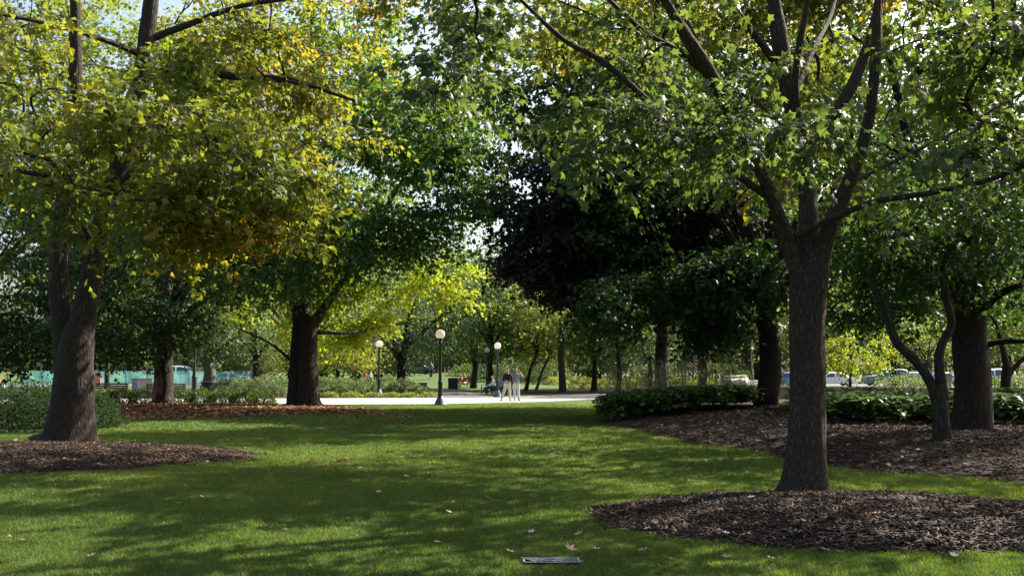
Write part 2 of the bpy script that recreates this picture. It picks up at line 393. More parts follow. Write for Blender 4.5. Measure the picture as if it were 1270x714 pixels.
    if tpl is KITE: V, Fc, tn = place(tpl, pos, ax, nr, size, tone)
    else:
        pk = rg.integers(0, 3, len(pos)); vs = []; of = 0
        for q_, (kk, dd) in enumerate(((.05, .1), (.55, .35), (-.45, .5))):
            m_ = pk == q_; a_, b_, c_ = place(curled(tpl, kk, dd), pos[m_], ax[m_], nr[m_], size[m_], tone[m_]); vs.append((a_, b_ + of, c_)); of += len(a_)
        V = np.vstack([q_[0] for q_ in vs]); Fc = np.vstack([q_[1] for q_ in vs]); tn = np.concatenate([q_[2] for q_ in vs])
    me = mesh_np(name + '_crown', V - base, Fc, tone=tn); link('crown', me, M[leaf], root)
    return root

def auto_limbs(x, y, r, hfork, cz, rx, rz, n=5, seed=1, lean=(0, 0), z0=-.1, top=.75):
    rg = np.random.default_rng(seed)
    f = np.array([x + lean[0], y + lean[1], hfork])
    tr = ([np.array([x, y, z0]), np.array([x, y, .5]) + [lean[0] * .15, 0, 0], (np.array([x, y, .5]) + f) / 2 + [rg.normal() * r * .4, 0, 0], f], [r * 1.25, r * 1.02, r * .92, r * .85])
    out = [tr]
    tp = np.array([x + lean[0] * 1.5 + rg.normal() * .5, y + rg.normal() * .5, cz + rz * top])
    out.append(([f - [0, 0, r], (f + tp) / 2 + rg.normal(size=3) * .25, tp], [r * .8, r * .45, r * .1]))
    a0 = rg.uniform(0, 6.28)
    for i in range(n):
        a = a0 + i * 6.283 / n + rg.normal() * .25; rr = rx * rg.uniform(.55, .8)
        s = f + [0, 0, rg.uniform(-.1, .25) * (cz - hfork) + (r if i % 2 else 0)]; s = f * .8 + s * .2 if i % 2 == 0 else s
        e = np.array([x + lean[0] + math.cos(a) * rr, y + lean[1] + math.sin(a) * rr, cz + rz * rg.uniform(-.15, .5)])
        mid = (s + e) / 2 + np.array([0, 0, rg.uniform(0, .12) * (cz - hfork + 1)]) + rg.normal(size=3) * .25
        out.append(([s - [0, 0, .1], s * .6 + mid * .4 + [0, 0, .1], mid, e], [r * .5, r * .4, r * .3, r * .06]))
    return out

def copy_tree(root, loc, rz, label, group=None, scale=1):
    r = root.copy(); C.objects.link(r); r.location = loc; r.rotation_euler = (0, 0, rz); r.scale = (scale,) * 3
    r['label'] = label
    if group: r['group'] = group
    for ch in root.children:
        c = ch.copy(); C.objects.link(c); c.parent = r
        for g in ch.children:
            d = g.copy(); C.objects.link(d); d.parent = c
    return r

# ------------------------------------------------------------------ ground and beds
def sheet(name, pts, z, mat, kind='structure'):
    me = bpy.data.meshes.new(name); me.from_pydata([(p[0], p[1], z) for p in pts], [], [list(range(len(pts)))]); me.update()
    o = link(name, me, mat); o['kind'] = kind; return o
n = 90
gxs = np.concatenate([np.linspace(-900, -70, 12), np.linspace(-60, 60, 61), np.linspace(70, 900, 12)])
gys = np.concatenate([np.linspace(-60, -5, 6), np.linspace(-3, 130, 71), np.linspace(150, 1600, 12)])
def gz(x, y):
    x = np.asarray(x, float); y = np.asarray(y, float)
    hill = 1.55 * np.exp(-((x + 6) / 9) ** 2) / (1 + np.exp(-(y - 96) / 3.5))
    und = .035 * np.sin(x * .45 + 1) * np.sin(y * .31) * np.clip((y - 4) / 6, 0, 1) * np.clip((60 - y) / 20, 0, 1)
    return hill + und
X, Y = np.meshgrid(gxs, gys); V = np.stack([X, Y, gz(X, Y)], -1).reshape(-1, 3)
idx = np.arange(len(V)).reshape(X.shape)
fc = np.stack([idx[:-1, :-1], idx[:-1, 1:], idx[1:, 1:], idx[1:, :-1]], -1).reshape(-1, 4)
o = link('lawn', mesh_np('lawn', V, fc, smooth=True), M['lawn']); o['kind'] = 'structure'

class Bed:
    def __init__(s, name, pts, H, nA=240, wob=.10, seed=0, edge=.25):
        s.pts = np.array(pts, float); s.H = H; s.edge = edge
        s.c = s.pts.mean(0) if len(pts) < 60 else s.pts.mean(0)
        # resample border as a star-shaped radius function
        closed = np.vstack([s.pts, s.pts[:1]]); dd = []
        for a, b in zip(closed[:-1], closed[1:]):
            for t in np.linspace(0, 1, 60, endpoint=False): dd.append(a * (1 - t) + b * t)
        dd = np.array(dd) - s.c; ang = np.arctan2(dd[:, 1], dd[:, 0]); rad = np.hypot(dd[:, 0], dd[:, 1])
        o_ = np.argsort(ang); s.ang = ang[o_]; s.rad = rad[o_]
        k = np.ones(9) / 9; s.rad = np.convolve(np.concatenate([s.rad[-4:], s.rad, s.rad[:4]]), k, 'valid')
        s.rad = s.rad * (1 + wob * (vnoise(np.stack([np.cos(s.ang) * 9, np.sin(s.ang) * 9, s.ang * 0 + seed], 1), 1.0, seed) - .5))
        K = 18; A = np.linspace(-np.pi, np.pi, nA, endpoint=False)
        rr = np.interp(A, s.ang, s.rad, period=2 * np.pi); Vv = [[s.c[0], s.c[1], 0]]
        for k_ in range(1, K + 1):
            t = k_ / K
            for a, r in zip(A, rr): Vv.append([s.c[0] + math.cos(a) * r * t, s.c[1] + math.sin(a) * r * t, 0])
        Vv = np.array(Vv); Vv[:, 2] = s.h(Vv[:, 0], Vv[:, 1])
        f = []
        for i in range(nA): f.append([0, 1 + i, 1 + (i + 1) % nA, 1 + (i + 1) % nA])
        for k_ in range(K - 1):
            o1 = 1 + k_ * nA; o2 = o1 + nA
            for i in range(nA): f.append([o1 + i, o2 + i, o2 + (i + 1) % nA, o1 + (i + 1) % nA])
        me = bpy.data.meshes.new(name); me.from_pydata([tuple(v) for v in Vv], [], [tuple(dict.fromkeys(q)) for q in f]); me.update()
        me.polygons.foreach_set('use_smooth', np.ones(len(me.polygons), bool))
        s.o = link(name, me, M['soil']); s.o['kind'] = 'structure'
    def s_(s, x, y):
        dx = np.asarray(x) - s.c[0]; dy = np.asarray(y) - s.c[1]
        return np.hypot(dx, dy) / np.interp(np.arctan2(dy, dx), s.ang, s.rad, period=2 * np.pi)
    def h(s, x, y):
        t = np.clip(s.s_(x, y), 0, 1.05)
        x = np.asarray(x, float); y = np.asarray(y, float)
        n_ = vnoise(np.stack([x.ravel(), y.ravel(), np.zeros(x.size)], 1), .9, 4).reshape(x.shape) - .5
        return gz(x, y) + s.H * np.clip(1 - t ** 3, 0, 1) + .03 * (1 - t) + n_ * .12 * s.H * np.clip(4 * (1 - t), 0, 1) + .012
    def inside(s, x, y, t=1.0): return s.s_(x, y) < t
    def sample(s, n, tmax=1.0, seed=1):
        rg = np.random.default_rng(seed); lo = s.pts.min(0) - .3; hi = s.pts.max(0) + .3
        p = rg.uniform(lo, hi, (int(n), 2)); return p[s.s_(p[:, 0], p[:, 1]) < tmax * (1 + rg.normal(size=len(p)) * .022)]
def ell(cx, cy, rx, ry, n=48): return [(cx + rx * math.cos(a), cy + ry * math.sin(a)) for a in np.linspace(0, 2 * math.pi, n, endpoint=False)]
def G(px, py):
    D = EYE * F / (py - HZ); return (gx(px, D), D)

bed_near = Bed('mulch_ring', ell(3.62, 10.55, 2.75, 2.12), .13, seed=2)
bed_left = Bed('mulch_ring', ell(-9.6, 17.75, 4.85, 3.35), .16, seed=3)
bed_leaf = Bed('leaf_strewn_bed', [G(105, 522), G(160, 520), G(250, 518), (-8.5, 33.6), G(400, 515), G(470, 513.5), (-5.6, 39.5), (-8, 43.6), (-11, 45.2), (-18, 46.5), (-24, 46), (-25, 38), (-17.5, 33)], .10, seed=5)
bed_right = Bed('raised_shrub_bed', [G(748, 527), G(785, 533), G(850, 548), G(905, 556), G(985, 570), G(1060, 583), G(1160, 592), G(1270, 603), (10.5, 11.6), (19, 12.5), (24, 30), (22, 48), (12, 49), (5.6, 43), (3.2, 35)], .34, seed=6)
beds = [bed_near, bed_left, bed_leaf, bed_right]

GR = (gx(684, 8.0), 8.03, .235, .10)  # grate centre and half sizes
# paths
pth = [(-40, 45.6), (-14, 45.3), (-3.4, 46.6), (2, 50.5), (9, 59), (22, 72), (22, 84), (10, 71), (4, 64), (-.5, 59.5), (-6, 57), (-13.5, 56.0), (-40, 56)]
o = sheet('concrete_path', pth, .022, M['concrete_path'])
sheet('planting_soil', [(-32, 56.1), (-13.6, 56.1), (-6.2, 57.05), (-6.1, 61), (-8.5, 67), (-32, 67)], .016, M['soil'])
sheet('planting_soil', [(1.6, 65), (4.4, 66.5), (9.5, 72.5), (17, 82), (17, 93), (1.5, 93), (-.5, 78)], .016, M['soil'])
sheet('asphalt_path', [(-5.8, 57.2), (-1.2, 60), (-3.2, 72), (-5.4, 84), (-10, 94), (-30, 100), (-30, 95), (-13, 88), (-9.3, 80), (-6.5, 68)], .030, M['asphalt'])
sheet('road', [(-120, 99.5), (-14, 99.5), (-14, 116), (-120, 116)], .05, M['asphalt'])
sheet('street', [(21, 92), (120, 92), (120, 122), (21, 122)], .05, M['asphalt'])

# chips
BOXF = np.array([[0, 1, 3, 2], [4, 6, 7, 5], [0, 4, 5, 1], [2, 3, 7, 6], [0, 2, 6, 4], [1, 5, 7, 3]])
def chips(name, bed, n, L=.055, seed=1, label=None, cond=None, tmax=1.0):
    p = bed.sample(n, tmax, seed); rg = np.random.default_rng(seed + 1)
    if cond is not None: p = p[cond(p)]
    k = len(p); z = bed.h(p[:, 0], p[:, 1]) + rg.uniform(0, .018, k)
    a = rg.uniform(0, 2 * np.pi, k); ax = unit(np.stack([np.cos(a), np.sin(a), rg.normal(0, .28, k)], 1))
    nr = unit(np.array([0, 0, 1.]) + rg.normal(size=(k, 3)) * .35); sd = unit(np.cross(nr, ax)); nn = np.cross(ax, sd)
    l = L * rg.uniform(.4, 1.5, k); w = L * rg.uniform(.12, .36, k); th = L * .10
    V = []
    for sx in (-1, 1):
        for sy in (-1, 1):
            for sz in (-1, 1):
                V.append(np.stack([p[:, 0], p[:, 1], z], 1) + ax * (sx * l * .5)[:, None] + sd * (sy * w * .5 * (1 if sx > 0 else .6))[:, None] + nn * sz * th * .5)
    V = np.stack(V, 1).reshape(-1, 3); f = (BOXF[None] + (np.arange(k) * 8)[:, None, None]).reshape(-1, 4)
    tone = np.repeat(np.clip(rg.beta(1.5, 2.8, k) + (vnoise(np.stack([p[:, 0], p[:, 1], 0 * z], 1), 1.1, seed) - .5) * .35, 0, 1), 6)
    o = link(name, mesh_np(name, V, f, tone=tone), M['chip']); tagp(o, label, 'mulch', kind='stuff'); return o
chips('bark_mulch', bed_near, 30000, .085, 21, 'dark shredded bark mulch ringed round the single trunk in the right foreground')
chips('bark_mulch', bed_left, 42000, .065, 22, 'dark bark mulch spread under the forked tree at left')
chips('bark_mulch', bed_right, 90000, .085, 23, 'brown mulch on the raised bed behind the right foreground tree', lambda p: (p[:, 1] < 36) & (p[:, 0] < 16))
def litter(name, bed, n, size, seed, label, cond=None, dens=None, mat='litter', tone0=.5):
    p = bed.sample(n, 1.02, seed) if not isinstance(bed, np.ndarray) else bed
    rg = np.random.default_rng(seed)
    if cond is not None: p = p[cond(p)]
    if dens is not None:
        q = vnoise(np.stack([p[:, 0], p[:, 1], p[:, 0] * 0], 1), dens, seed); p = p[q > rg.uniform(.2, .65, len(p))]
    k = len(p); z = (bed.h(p[:, 0], p[:, 1]) if not isinstance(bed, np.ndarray) else gz(p[:, 0], p[:, 1])) + rg.uniform(.012, .035, k)
    a = rg.uniform(0, 6.28, k); ax = unit(np.stack([np.cos(a), np.sin(a), rg.normal(0, .2, k)], 1)); nr = unit(np.array([0, 0, 1.]) + rg.normal(size=(k, 3)) * .35)
    V, f, tn = place(LOBED2, np.stack([p[:, 0], p[:, 1], z], 1), ax, nr, size * rg.uniform(.6, 1.3, k), np.clip(rg.normal(tone0, .25, k), 0, 1))
    o = link(name, mesh_np(name, V, f, tone=tn), M[mat]); tagp(o, label, 'leaves', kind='stuff'); return o
litter('leaf_litter', bed_leaf, 24000, .14, 31, 'orange fallen leaves covering the bed under the two thick trunks', cond=lambda p: p[:, 0] > -22)
litter('leaf_litter', bed_right, 5200, .085, 32, 'yellow and brown leaves scattered over the raised bed at right', lambda p: (p[:, 1] < 34) & (p[:, 0] < 15), .6, tone0=.6)
litter('leaf_litter', bed_left, 160, .07, 33, 'few pale fallen leaves on the mulch under the forked tree')
p = R.normal(size=(420, 2)) * np.array([1.1, 2.2]) + np.array([-4.6, 33.5])
litter('leaf_litter', p, 0, .12, 34, 'brown fallen leaves spilling onto the lawn beside the leaf bed')
p = R.normal(size=(90, 2)) * np.array([.45, .8]) + np.array([-3.15, 16.6])
litter('leaf_litter', p, 0, .09, 35, 'small patch of brown leaves on bare spot of lawn', tone0=.25)

# ------------------------------------------------------------------ grass blades
def in_path(x, y):
    a = (y > np.interp(x, [-40, -14, -3.4, 2, 9, 22], [45.6, 45.3, 46.6, 50.5, 59, 72]) - .05)
    return a
def grass():
    bands = [(5.5, 9.5, 6800, .9), (9.5, 13, 4200, 1.05), (13, 18, 2400, 1.3), (18, 26, 1100, 1.8), (26, 47, 330, 3.0)]
    Vs, fs, ts, o = [], [], [], 0
    rg = np.random.default_rng(5)
    for y0, y1, dens, w in bands:
        xm0, xm1 = .60 * y0 + .8, .60 * y1 + .8
        n = int((y1 - y0) * 2 * xm1 * dens)
        y = rg.uniform(y0, y1, n); x = rg.uniform(-xm1, xm1, n); k = np.abs(x) < .60 * y + .8
        x, y = x[k], y[k]
        for b in beds:
            k = b.s_(x, y) > 1 + rg.normal(size=len(x)) * .02 - .01; x, y = x[k], y[k]
        k = ~((np.abs(x - GR[0]) < GR[2]) & (y > GR[1] - GR[3] - .07) & (y < GR[1] + GR[3])); x, y = x[k], y[k]
        k = ~in_path(x, y); x, y = x[k], y[k]
        n = len(x); q = np.stack([x, y, 0 * x], 1)
        cl = vnoise(q, 9, 2); patch = vnoise(q, .7, 9); p3 = vnoise(q, 2.6, 12); p4 = vnoise(q, .22, 19)
        H = .022 + .020 * cl + rg.uniform(-.006, .012, n); H *= (1 + .05 * (w - 1))
        a = rg.uniform(0, 6.28, n); wd = .0032 * w * rg.uniform(.7, 1.4, n) * 1.4
        dx, dy = np.cos(a) * wd, np.sin(a) * wd
        lx, ly = rg.normal(0, .55, n) * H, rg.normal(0, .55, n) * H
        z = gz(x, y)
        v = np.stack([np.stack([x - dx, y - dy, z - .002], 1), np.stack([x + dx, y + dy, z - .002], 1), np.stack([x + lx, y + ly, z + H], 1)], 1)
        Vs.append(v.reshape(-1, 3)); fs.append(np.arange(3 * n).reshape(n, 3) + o); o += 3 * n
        dry = rg.random(n) < .035
        ts.append(np.clip(.08 + .36 * patch + .36 * p4 + .32 * (p3 - .5) + .15 * (cl - .5) + rg.normal(size=n) * .12 + dry * .45, 0, 1))
    o = link('lawn_grass', mesh_np('lawn_grass', np.vstack(Vs), np.vstack(fs), tone=np.concatenate(ts)), M['grass'])
    tagp(o, 'short mown green grass covering the lawn between the beds', 'grass', kind='stuff')
grass()

p = R.uniform(size=(1500, 2)) * np.array([26, 36]) + np.array([-15, 6.5]); p = p[np.abs(p[:, 0]) < .62 * p[:, 1]]; p = p[(p[:, 1] < 43)]
for b_ in beds: p = p[b_.s_(p[:, 0], p[:, 1]) > 1.02]
p = p[vnoise(np.stack([p[:, 0], p[:, 1], p[:, 0] * 0], 1), .5, 6) > .38]
litter('leaf_litter', p, 0, .055, 36, 'tiny dry leaves and bits strewn thinly over the whole lawn', mat='dry_leaf')
# loose leaves on the lawn: one thing each
def curl_leaf(seed, s):
    rg = np.random.default_rng(seed); T, Fc = LOBED; V = T.copy() * s; V[:, 2] = (np.hypot(T[:, 0] - .4, T[:, 1]) ** 2) * s * rg.uniform(.3, .9) + .01
    return mesh_np('fallen_leaf', V, Fc, tone=np.full(len(Fc), rg.uniform(.55, 1)))
lv = [curl_leaf(i, s) for i, s in enumerate((.1, .085, .07))]
big = link('fallen_leaf', curl_leaf(9, .12), M['dry_leaf']); big.location = (*G(703, 689), .05); big.rotation_euler = (.5, .1, 1.2)
tagp(big, 'large curled tan leaf lying on grass just beyond the drain grate', 'leaf', 'fallen leaves on the lawn')
pts = [(610, 621), (663, 666), (688, 672), (713, 671), (735, 688), (735, 676), (790, 690), (805, 663), (815, 660), (838, 703), (640, 692), (480, 585), (505, 594), (470, 614), (541, 679), (230, 608), (109, 694), (285, 622), (202, 611), (228, 628), (1035, 705), (1032, 690), (1050, 690), (1215, 690), (898, 695), (960, 700), (770, 643), (655, 636), (1190, 697), (1247, 694), (1030, 565), (560, 640), (350, 660), (850, 640), (905, 672), (1000, 668), (1080, 660), (1140, 655), (990, 650), (930, 635), (60, 575), (130, 566), (20, 560)]
for i, (a, b) in enumerate(pts):
    o = link('fallen_leaf', lv[i % 3], M['dry_leaf']); x, y = G(a, b); h = max([float(gz(x, y))] + [float(bb.h(x, y)) for bb in beds if bb.s_(x, y) < 1])
    o.location = (x, y, h + .035); o.rotation_euler = (random.uniform(-.3, .3), random.uniform(-.3, .3), random.uniform(0, 6))
    tagp(o, 'small pale dry leaf lying loose on the near lawn or mulch', 'leaf', 'fallen leaves on the lawn')

# ------------------------------------------------------------------ generic box / bmesh helpers
def bm_box(bm, c, s, rz=0, bev=0):
    r = bmesh.ops.create_cube(bm, size=1); vs = r['verts']
    for v in vs: v.co = Vector((v.co.x * s[0], v.co.y * s[1], v.co.z * s[2]))
    if bev:
        es = list({e for v in vs for e in v.link_edges}); rr = bmesh.ops.bevel(bm, geom=es, offset=bev, segments=2, affect='EDGES'); vs = list({v for f in rr['faces'] for v in f.verts} | {v for v in vs if v.is_valid})
    ca, sa = math.cos(rz), math.sin(rz)
    for v in vs: v.co = Vector((v.co.x * ca - v.co.y * sa + c[0], v.co.x * sa + v.co.y * ca + c[1], v.co.z + c[2]))
    return vs
def fin(name, bm, mat, parent=None, smooth=False):
    me = bpy.data.meshes.new(name); bmesh.ops.recalc_face_normals(bm, faces=bm.faces[:]); bm.to_mesh(me); bm.free()
    if smooth: me.polygons.foreach_set('use_smooth', np.ones(len(me.polygons), bool))
    return link(name, me, mat, parent)
def box(name, c, s, mat, parent=None, bev=0, rz=0):
    bm = bmesh.new(); bm_box(bm, c, s, rz, bev); return fin(name, bm, mat, parent)
def lathe(name, prof, mat, parent=None, seg=24, loc=(0, 0, 0)):
    pr = np.array(prof, float); th = np.arange(seg) / seg * 2 * np.pi
    V = np.stack([pr[:, None, 0] * np.cos(th) + loc[0], pr[:, None, 0] * np.sin(th) + loc[1], np.repeat(pr[:, 1:2], seg, 1) + loc[2]], -1).reshape(-1, 3)
    idx = np.arange(len(V)).reshape(len(pr), seg); a = idx[:-1]; b = np.roll(a, -1, 1); d = idx[1:]; c = np.roll(d, -1, 1)
    me = mesh_np(name, V, np.stack([a, b, c, d], -1).reshape(-1, 4), smooth=True); return link(name, me, mat, parent)
def tube_obj(name, pts, r, mat, parent=None, sides=8, K=10):
    q = catmull(pts, K); rr = np.interp(np.linspace(0, 1, K), np.linspace(0, 1, len(r)), r) if hasattr(r, '__len__') else np.full(K, r)
    V, f, b = tubes(q[None], rr[None], sides); return link(name, mesh_np(name, V, f, smooth=True), mat, parent)

# drain grate
gr = empty('drain_grate', (GR[0], GR[1], float(gz(*GR[:2])) + .012), 'grey iron drain grate set in the grass at the bottom edge', 'drain')
bm = bmesh.new()
for sx in (-1, 1): bm_box(bm, (sx * (GR[2] - .008), 0, .011), (.016, GR[3] * 2, .006))
for sy in (-1, 1): bm_box(bm, (0, sy * (GR[3] - .006), .011), (GR[2] * 2 - .034, .010, .0055))
fin('frame', bm, M['iron'], gr)
bm = bmesh.new()
for i in range(8): bm_box(bm, (-.19 + i * .0545, 0, .016), (.013, GR[3] * 2.1, .004), rz=.66)
fin('bars', bm, M['iron'], gr)
box('pit_shade', (0, 0, .004), (GR[2] * 2 - .03, GR[3] * 2 - .03, .006), M['pit_shade'], gr)  # thin black slab, its colour standing in for shade below the bars

# ------------------------------------------------------------------ lamp posts
def lamp(px, D, H, label, parts=None):
    r = empty('street_lamp', (gx(px, D), D, float(gz(gx(px, D), D)) + .02), label, 'street lamp', 'globe street lamps in the park')
    k = H / 3.5
    if parts is None:
        b = []
        b.append(lathe('base', [(0, 0), (.29, 0), (.29, .05), (.26, .08), (.24, .16), (.17, .30), (.13, .38), (.12, .42), (0, .42)], M['bluebase'], r))
        b.append(lathe('shaft', [(.115, .40), (.13, .44), (.115, .5), (.105, 1.0), (.125, 1.04), (.10, 1.10), (.078, 1.16), (.072, 2.0), (.068, 2.85), (.085, 2.88), (.085, 2.92), (.06, 2.95), (.06, 3.0)], M['black'], r))
        b.append(lathe('collar', [(.06, 2.985), (.12, 3.03), (.145, 3.08), (.15, 3.12), (.10, 3.14), (0, 3.14)], M['black'], r))
        a = np.linspace(-1.35, 1.5708, 16)
        g = lathe('globe', [(max(.001, .225 * math.cos(t)), 3.315 + .225 * math.sin(t)) for t in a], M['globe'], r, 28); b.append(g)
        parts = b
    else:
        for p_ in parts: c_ = p_.copy(); C.objects.link(c_); c_.parent = r
    r.scale = (k, k, k); return parts
lp = lamp(546, 45.3, 3.5, 'black lamp post with white globe on the near edge of the pale path')
lamp(470, 62, 3.5, 'black globe lamp standing among the rounded shrubs beyond the path', lp)
lamp(617, 59.5, 3.3, 'black globe lamp just left of the standing couple', lp)
lamp(604, 76, 3.4, 'far dark globe lamp between trunks left of the couple', lp)
lamp(241, 49.5, 4.2, 'tall dark lamp post behind the low hedge, its globe in the leaves', lp)

# ------------------------------------------------------------------ benches, bin, blocks
def bench(loc, rz, label, W=2.4, src=None):
    r = empty('park_bench', loc, label, 'bench', 'park benches', rz)
    if src is not None:
        for p_ in src.children: c_ = p_.copy(); C.objects.link(c_); c_.parent = r
        return r
    bm = bmesh.new()
    for i in range(4): bm_box(bm, (0, -.18 + i * .12, .45), (W, .10, .035), bev=.006)
    fin('seat', bm, M['wood'], r)
    bm = bmesh.new()
    for i in range(3): bm_box(bm, (0, .29 + i * .03, .56 + i * .125), (W, .03, .105), bev=.006)
    fin('backrest', bm, M['wood'], r)
    for sx in (-1, 1):
        bm = bmesh.new(); x = sx * (W / 2 - .12)
        bm_box(bm, (x, -.2, .215), (.05, .05, .43)); bm_box(bm, (x, .27, .44), (.05, .045, .88)); bm_box(bm, (x, .02, .41), (.04, .42, .03)); fin('leg', bm, M['black'], r)
        bm = bmesh.new(); bm_box(bm, (x, .02, .66), (.05, .5, .03)); bm_box(bm, (x, -.2, .55), (.04, .04, .2)); fin('armrest', bm, M['black'], r)
    return r
b0 = bench((gx(132, 59), 59, 0), math.pi * 0 + .05, 'dark slatted bench just right of the forked trunk')
bench((gx(203, 57), 57, 0), -.03, 'dark slatted bench partly behind the mottled trunk', src=b0)
bench((gx(607, 66), 66, 0), -1.2, 'bench beside the couple with seated people', src=b0)
bench((gx(573, 88), 88, 0), -.9, 'far bench left of the path where two people in orange sit', src=b0)
r = empty('concrete_block', (gx(176, 61), 61, 0), 'square concrete block between the two dark benches', 'planter', rz=.7)
bm = bmesh.new(); bm_box(bm, (0, 0, .55), (.95, .95, 1.1), bev=.03); fin('body', bm, M['concrete'], r)
box('cap', (0, 0, 1.125), (1.01, 1.01, .06), M['concrete'], r, .015)
r = empty('litter_bin', (gx(259, 62), 62, 0), 'round black litter bin under the pale forked tree', 'bin')
lathe('body', [(0, .03), (.36, .03), (.40, .5), (.42, .80), (.42, .82)], M['bin'], r)
lathe('rim', [(.42, .80), (.48, .81), (.48, .90), (.42, .93), (.30, .95), (.28, .90)], M['bin'], r)
r = empty('utility_box', (gx(524.5, 70), 70, 0), 'small grey green box standing where the asphalt path begins', 'box')
box('cabinet', (0, 0, .36), (.62, .5, .72), M['binbox'], r, .02); box('lid', (0, 0, .745), (.66, .54, .05), M['binbox'], r, .01)
r = empty('utility_box', (gx(562, 84), 84, 0), 'dark square bin beside the far thin pole', 'box')
box('cabinet', (0, 0, .48), (.85, .6, .95), M['bin'], r, .03); box('lid', (0, 0, .985), (.9, .65, .06), M['bin'], r, .01)

def rough_block(name, s, mat, parent, seed, loc=(0, 0, 0), bev=.12):
    bm = bmesh.new(); bm_box(bm, (loc[0], loc[1], loc[2] + s[2] / 2), s, bev=bev)
    bmesh.ops.subdivide_edges(bm, edges=bm.edges[:], cuts=4, use_grid_fill=True)
    co = np.array([v.co[:] for v in bm.verts]); d = (vnoise(co, 3, seed) - .5) * .07 + (vnoise(co, 11, seed) - .5) * .03
    bm.normal_update()
    for v, k in zip(bm.verts, d): v.co += v.normal * k
    return fin(name, bm, mat, parent, True)
r = empty('stone_block', (gx(911, 47), 47, .0), 'taller rounded pale stone block beyond the dark leafy bed', 'stone', rz=.25)
rough_block('stone', (1.25, .8, 1.38), M['stone'], r, 4)
r = empty('stone_block', (gx(932, 48.5), 48.5, .0), 'lower pale stone block touching the taller one at its right', 'stone', rz=.1)
rough_block('stone', (.95, .7, 1.12), M['stone'], r, 8)
# low wall
r = empty('low_wall', (20, 56, 0), 'long low tan wall with pale coping behind the right bed', 'wall')
for nm, z, h, d, mt in (('wall_body', .32, .66, .4, 'wall'), ('coping', .69, .07, .48, 'cap')): box(nm, (0, 0, z), (9.2, d, h), M[mt], r, .01)
r.rotation_euler = (0, 0, -.12)
r = empty('low_wall', (32, 53.4, 0), 'further stretch of low tan wall at the right edge', 'wall'); r.rotation_euler = (0, 0, -.05)
for nm, z, h, d, mt in (('wall_body', .32, .66, .4, 'wall'), ('coping', .69, .07, .48, 'cap')): box(nm, (0, 0, z), (13, d, h), M[mt], r, .01)
for px, D, H, lb in ((1173, 50, 1.45, 'tan stone pillar glimpsed between the twisted stem and thick dark trunk'), (1258, 62, 1.0, 'short pale pillar right of the small forked trunk at right edge')):
    r = empty('stone_pillar', (gx(px, D), D, 0), lb, 'pillar'); box('shaft', (0, 0, H / 2), (.42, .42, H), M['wall'] if D < 55 else M['cap'], r, .01); box('cap', (0, 0, H + .03), (.5, .5, .06), M['cap'], r, .01)

# ------------------------------------------------------------------ fence and far left things
r = empty('screen_fence', (gx(170, 107), 107, 0), 'long teal screened construction fence beyond the benches at left', 'fence')
L0, L1 = gx(26, 107) - r.location.x, gx(313, 107) - r.location.x
n_ = 40; xs = np.linspace(L0, L1, n_ * 3 + 1); V = []
for z in np.linspace(.12, 1.62, 5):
    for x in xs: V.append([x, .05 * math.sin(x * 3.1 + z * 2) + .03 * math.sin(x * 9 + z), z + .02 * math.sin(x * 2.6) * (z > 1)])
idx = np.arange(len(V)).reshape(5, -1); fc = np.stack([idx[:-1, :-1], idx[:-1, 1:], idx[1:, 1:], idx[1:, :-1]], -1).reshape(-1, 4)
link('screen', mesh_np('screen', np.array(V), fc, smooth=True), M['mesh_teal'], r)
pm = None
for x in np.arange(L0, L1 + .1, (L1 - L0) / 11):
    if pm is None: po = box('post', (0, -.1, .88), (.09, .06, 1.76), M['bluepost'], r); pm = po.data; po.location = (x, 0, 0)
    else: po = link('post', pm, None, r); po.location = (x, 0, 0)
r = empty('sign_board', (gx(121, 100), 100, 0), 'upright salmon red board in front of the teal fence', 'sign')
box('board', (0, 0, .62), (.62, .08, 1.1), M['salmon'], r, .01); box('topper', (.05, -.0, 1.27), (.5, .06, .2), M['redpaint'], r, .02); box('foot', (0, 0, .035), (.75, .4, .07), M['black'], r)
r = empty('sign_board', (gx(112, 100.5), 100.5, 0), 'narrow blue board left of the salmon board by the fence', 'sign')
box('board', (0, 0, .65), (.45, .08, 1.2), M['bluepost'], r, .01); box('foot', (0, 0, .035), (.55, .4, .07), M['black'], r)
r = empty('barrier', (gx(10, 98), 98, 0), 'low white barrier with a red end post at the left edge', 'barrier')
box('rail', (0, 0, .3), (1.7, .15, .28), M['whitepaint'], r, .02); box('end_post', (-.95, 0, .4), (.22, .22, .8), M['redpaint'], r, .02)
for sx in (-.5, .5): box('foot', (sx, 0, .07), (.12, .5, .14), M['whitepaint'], r)

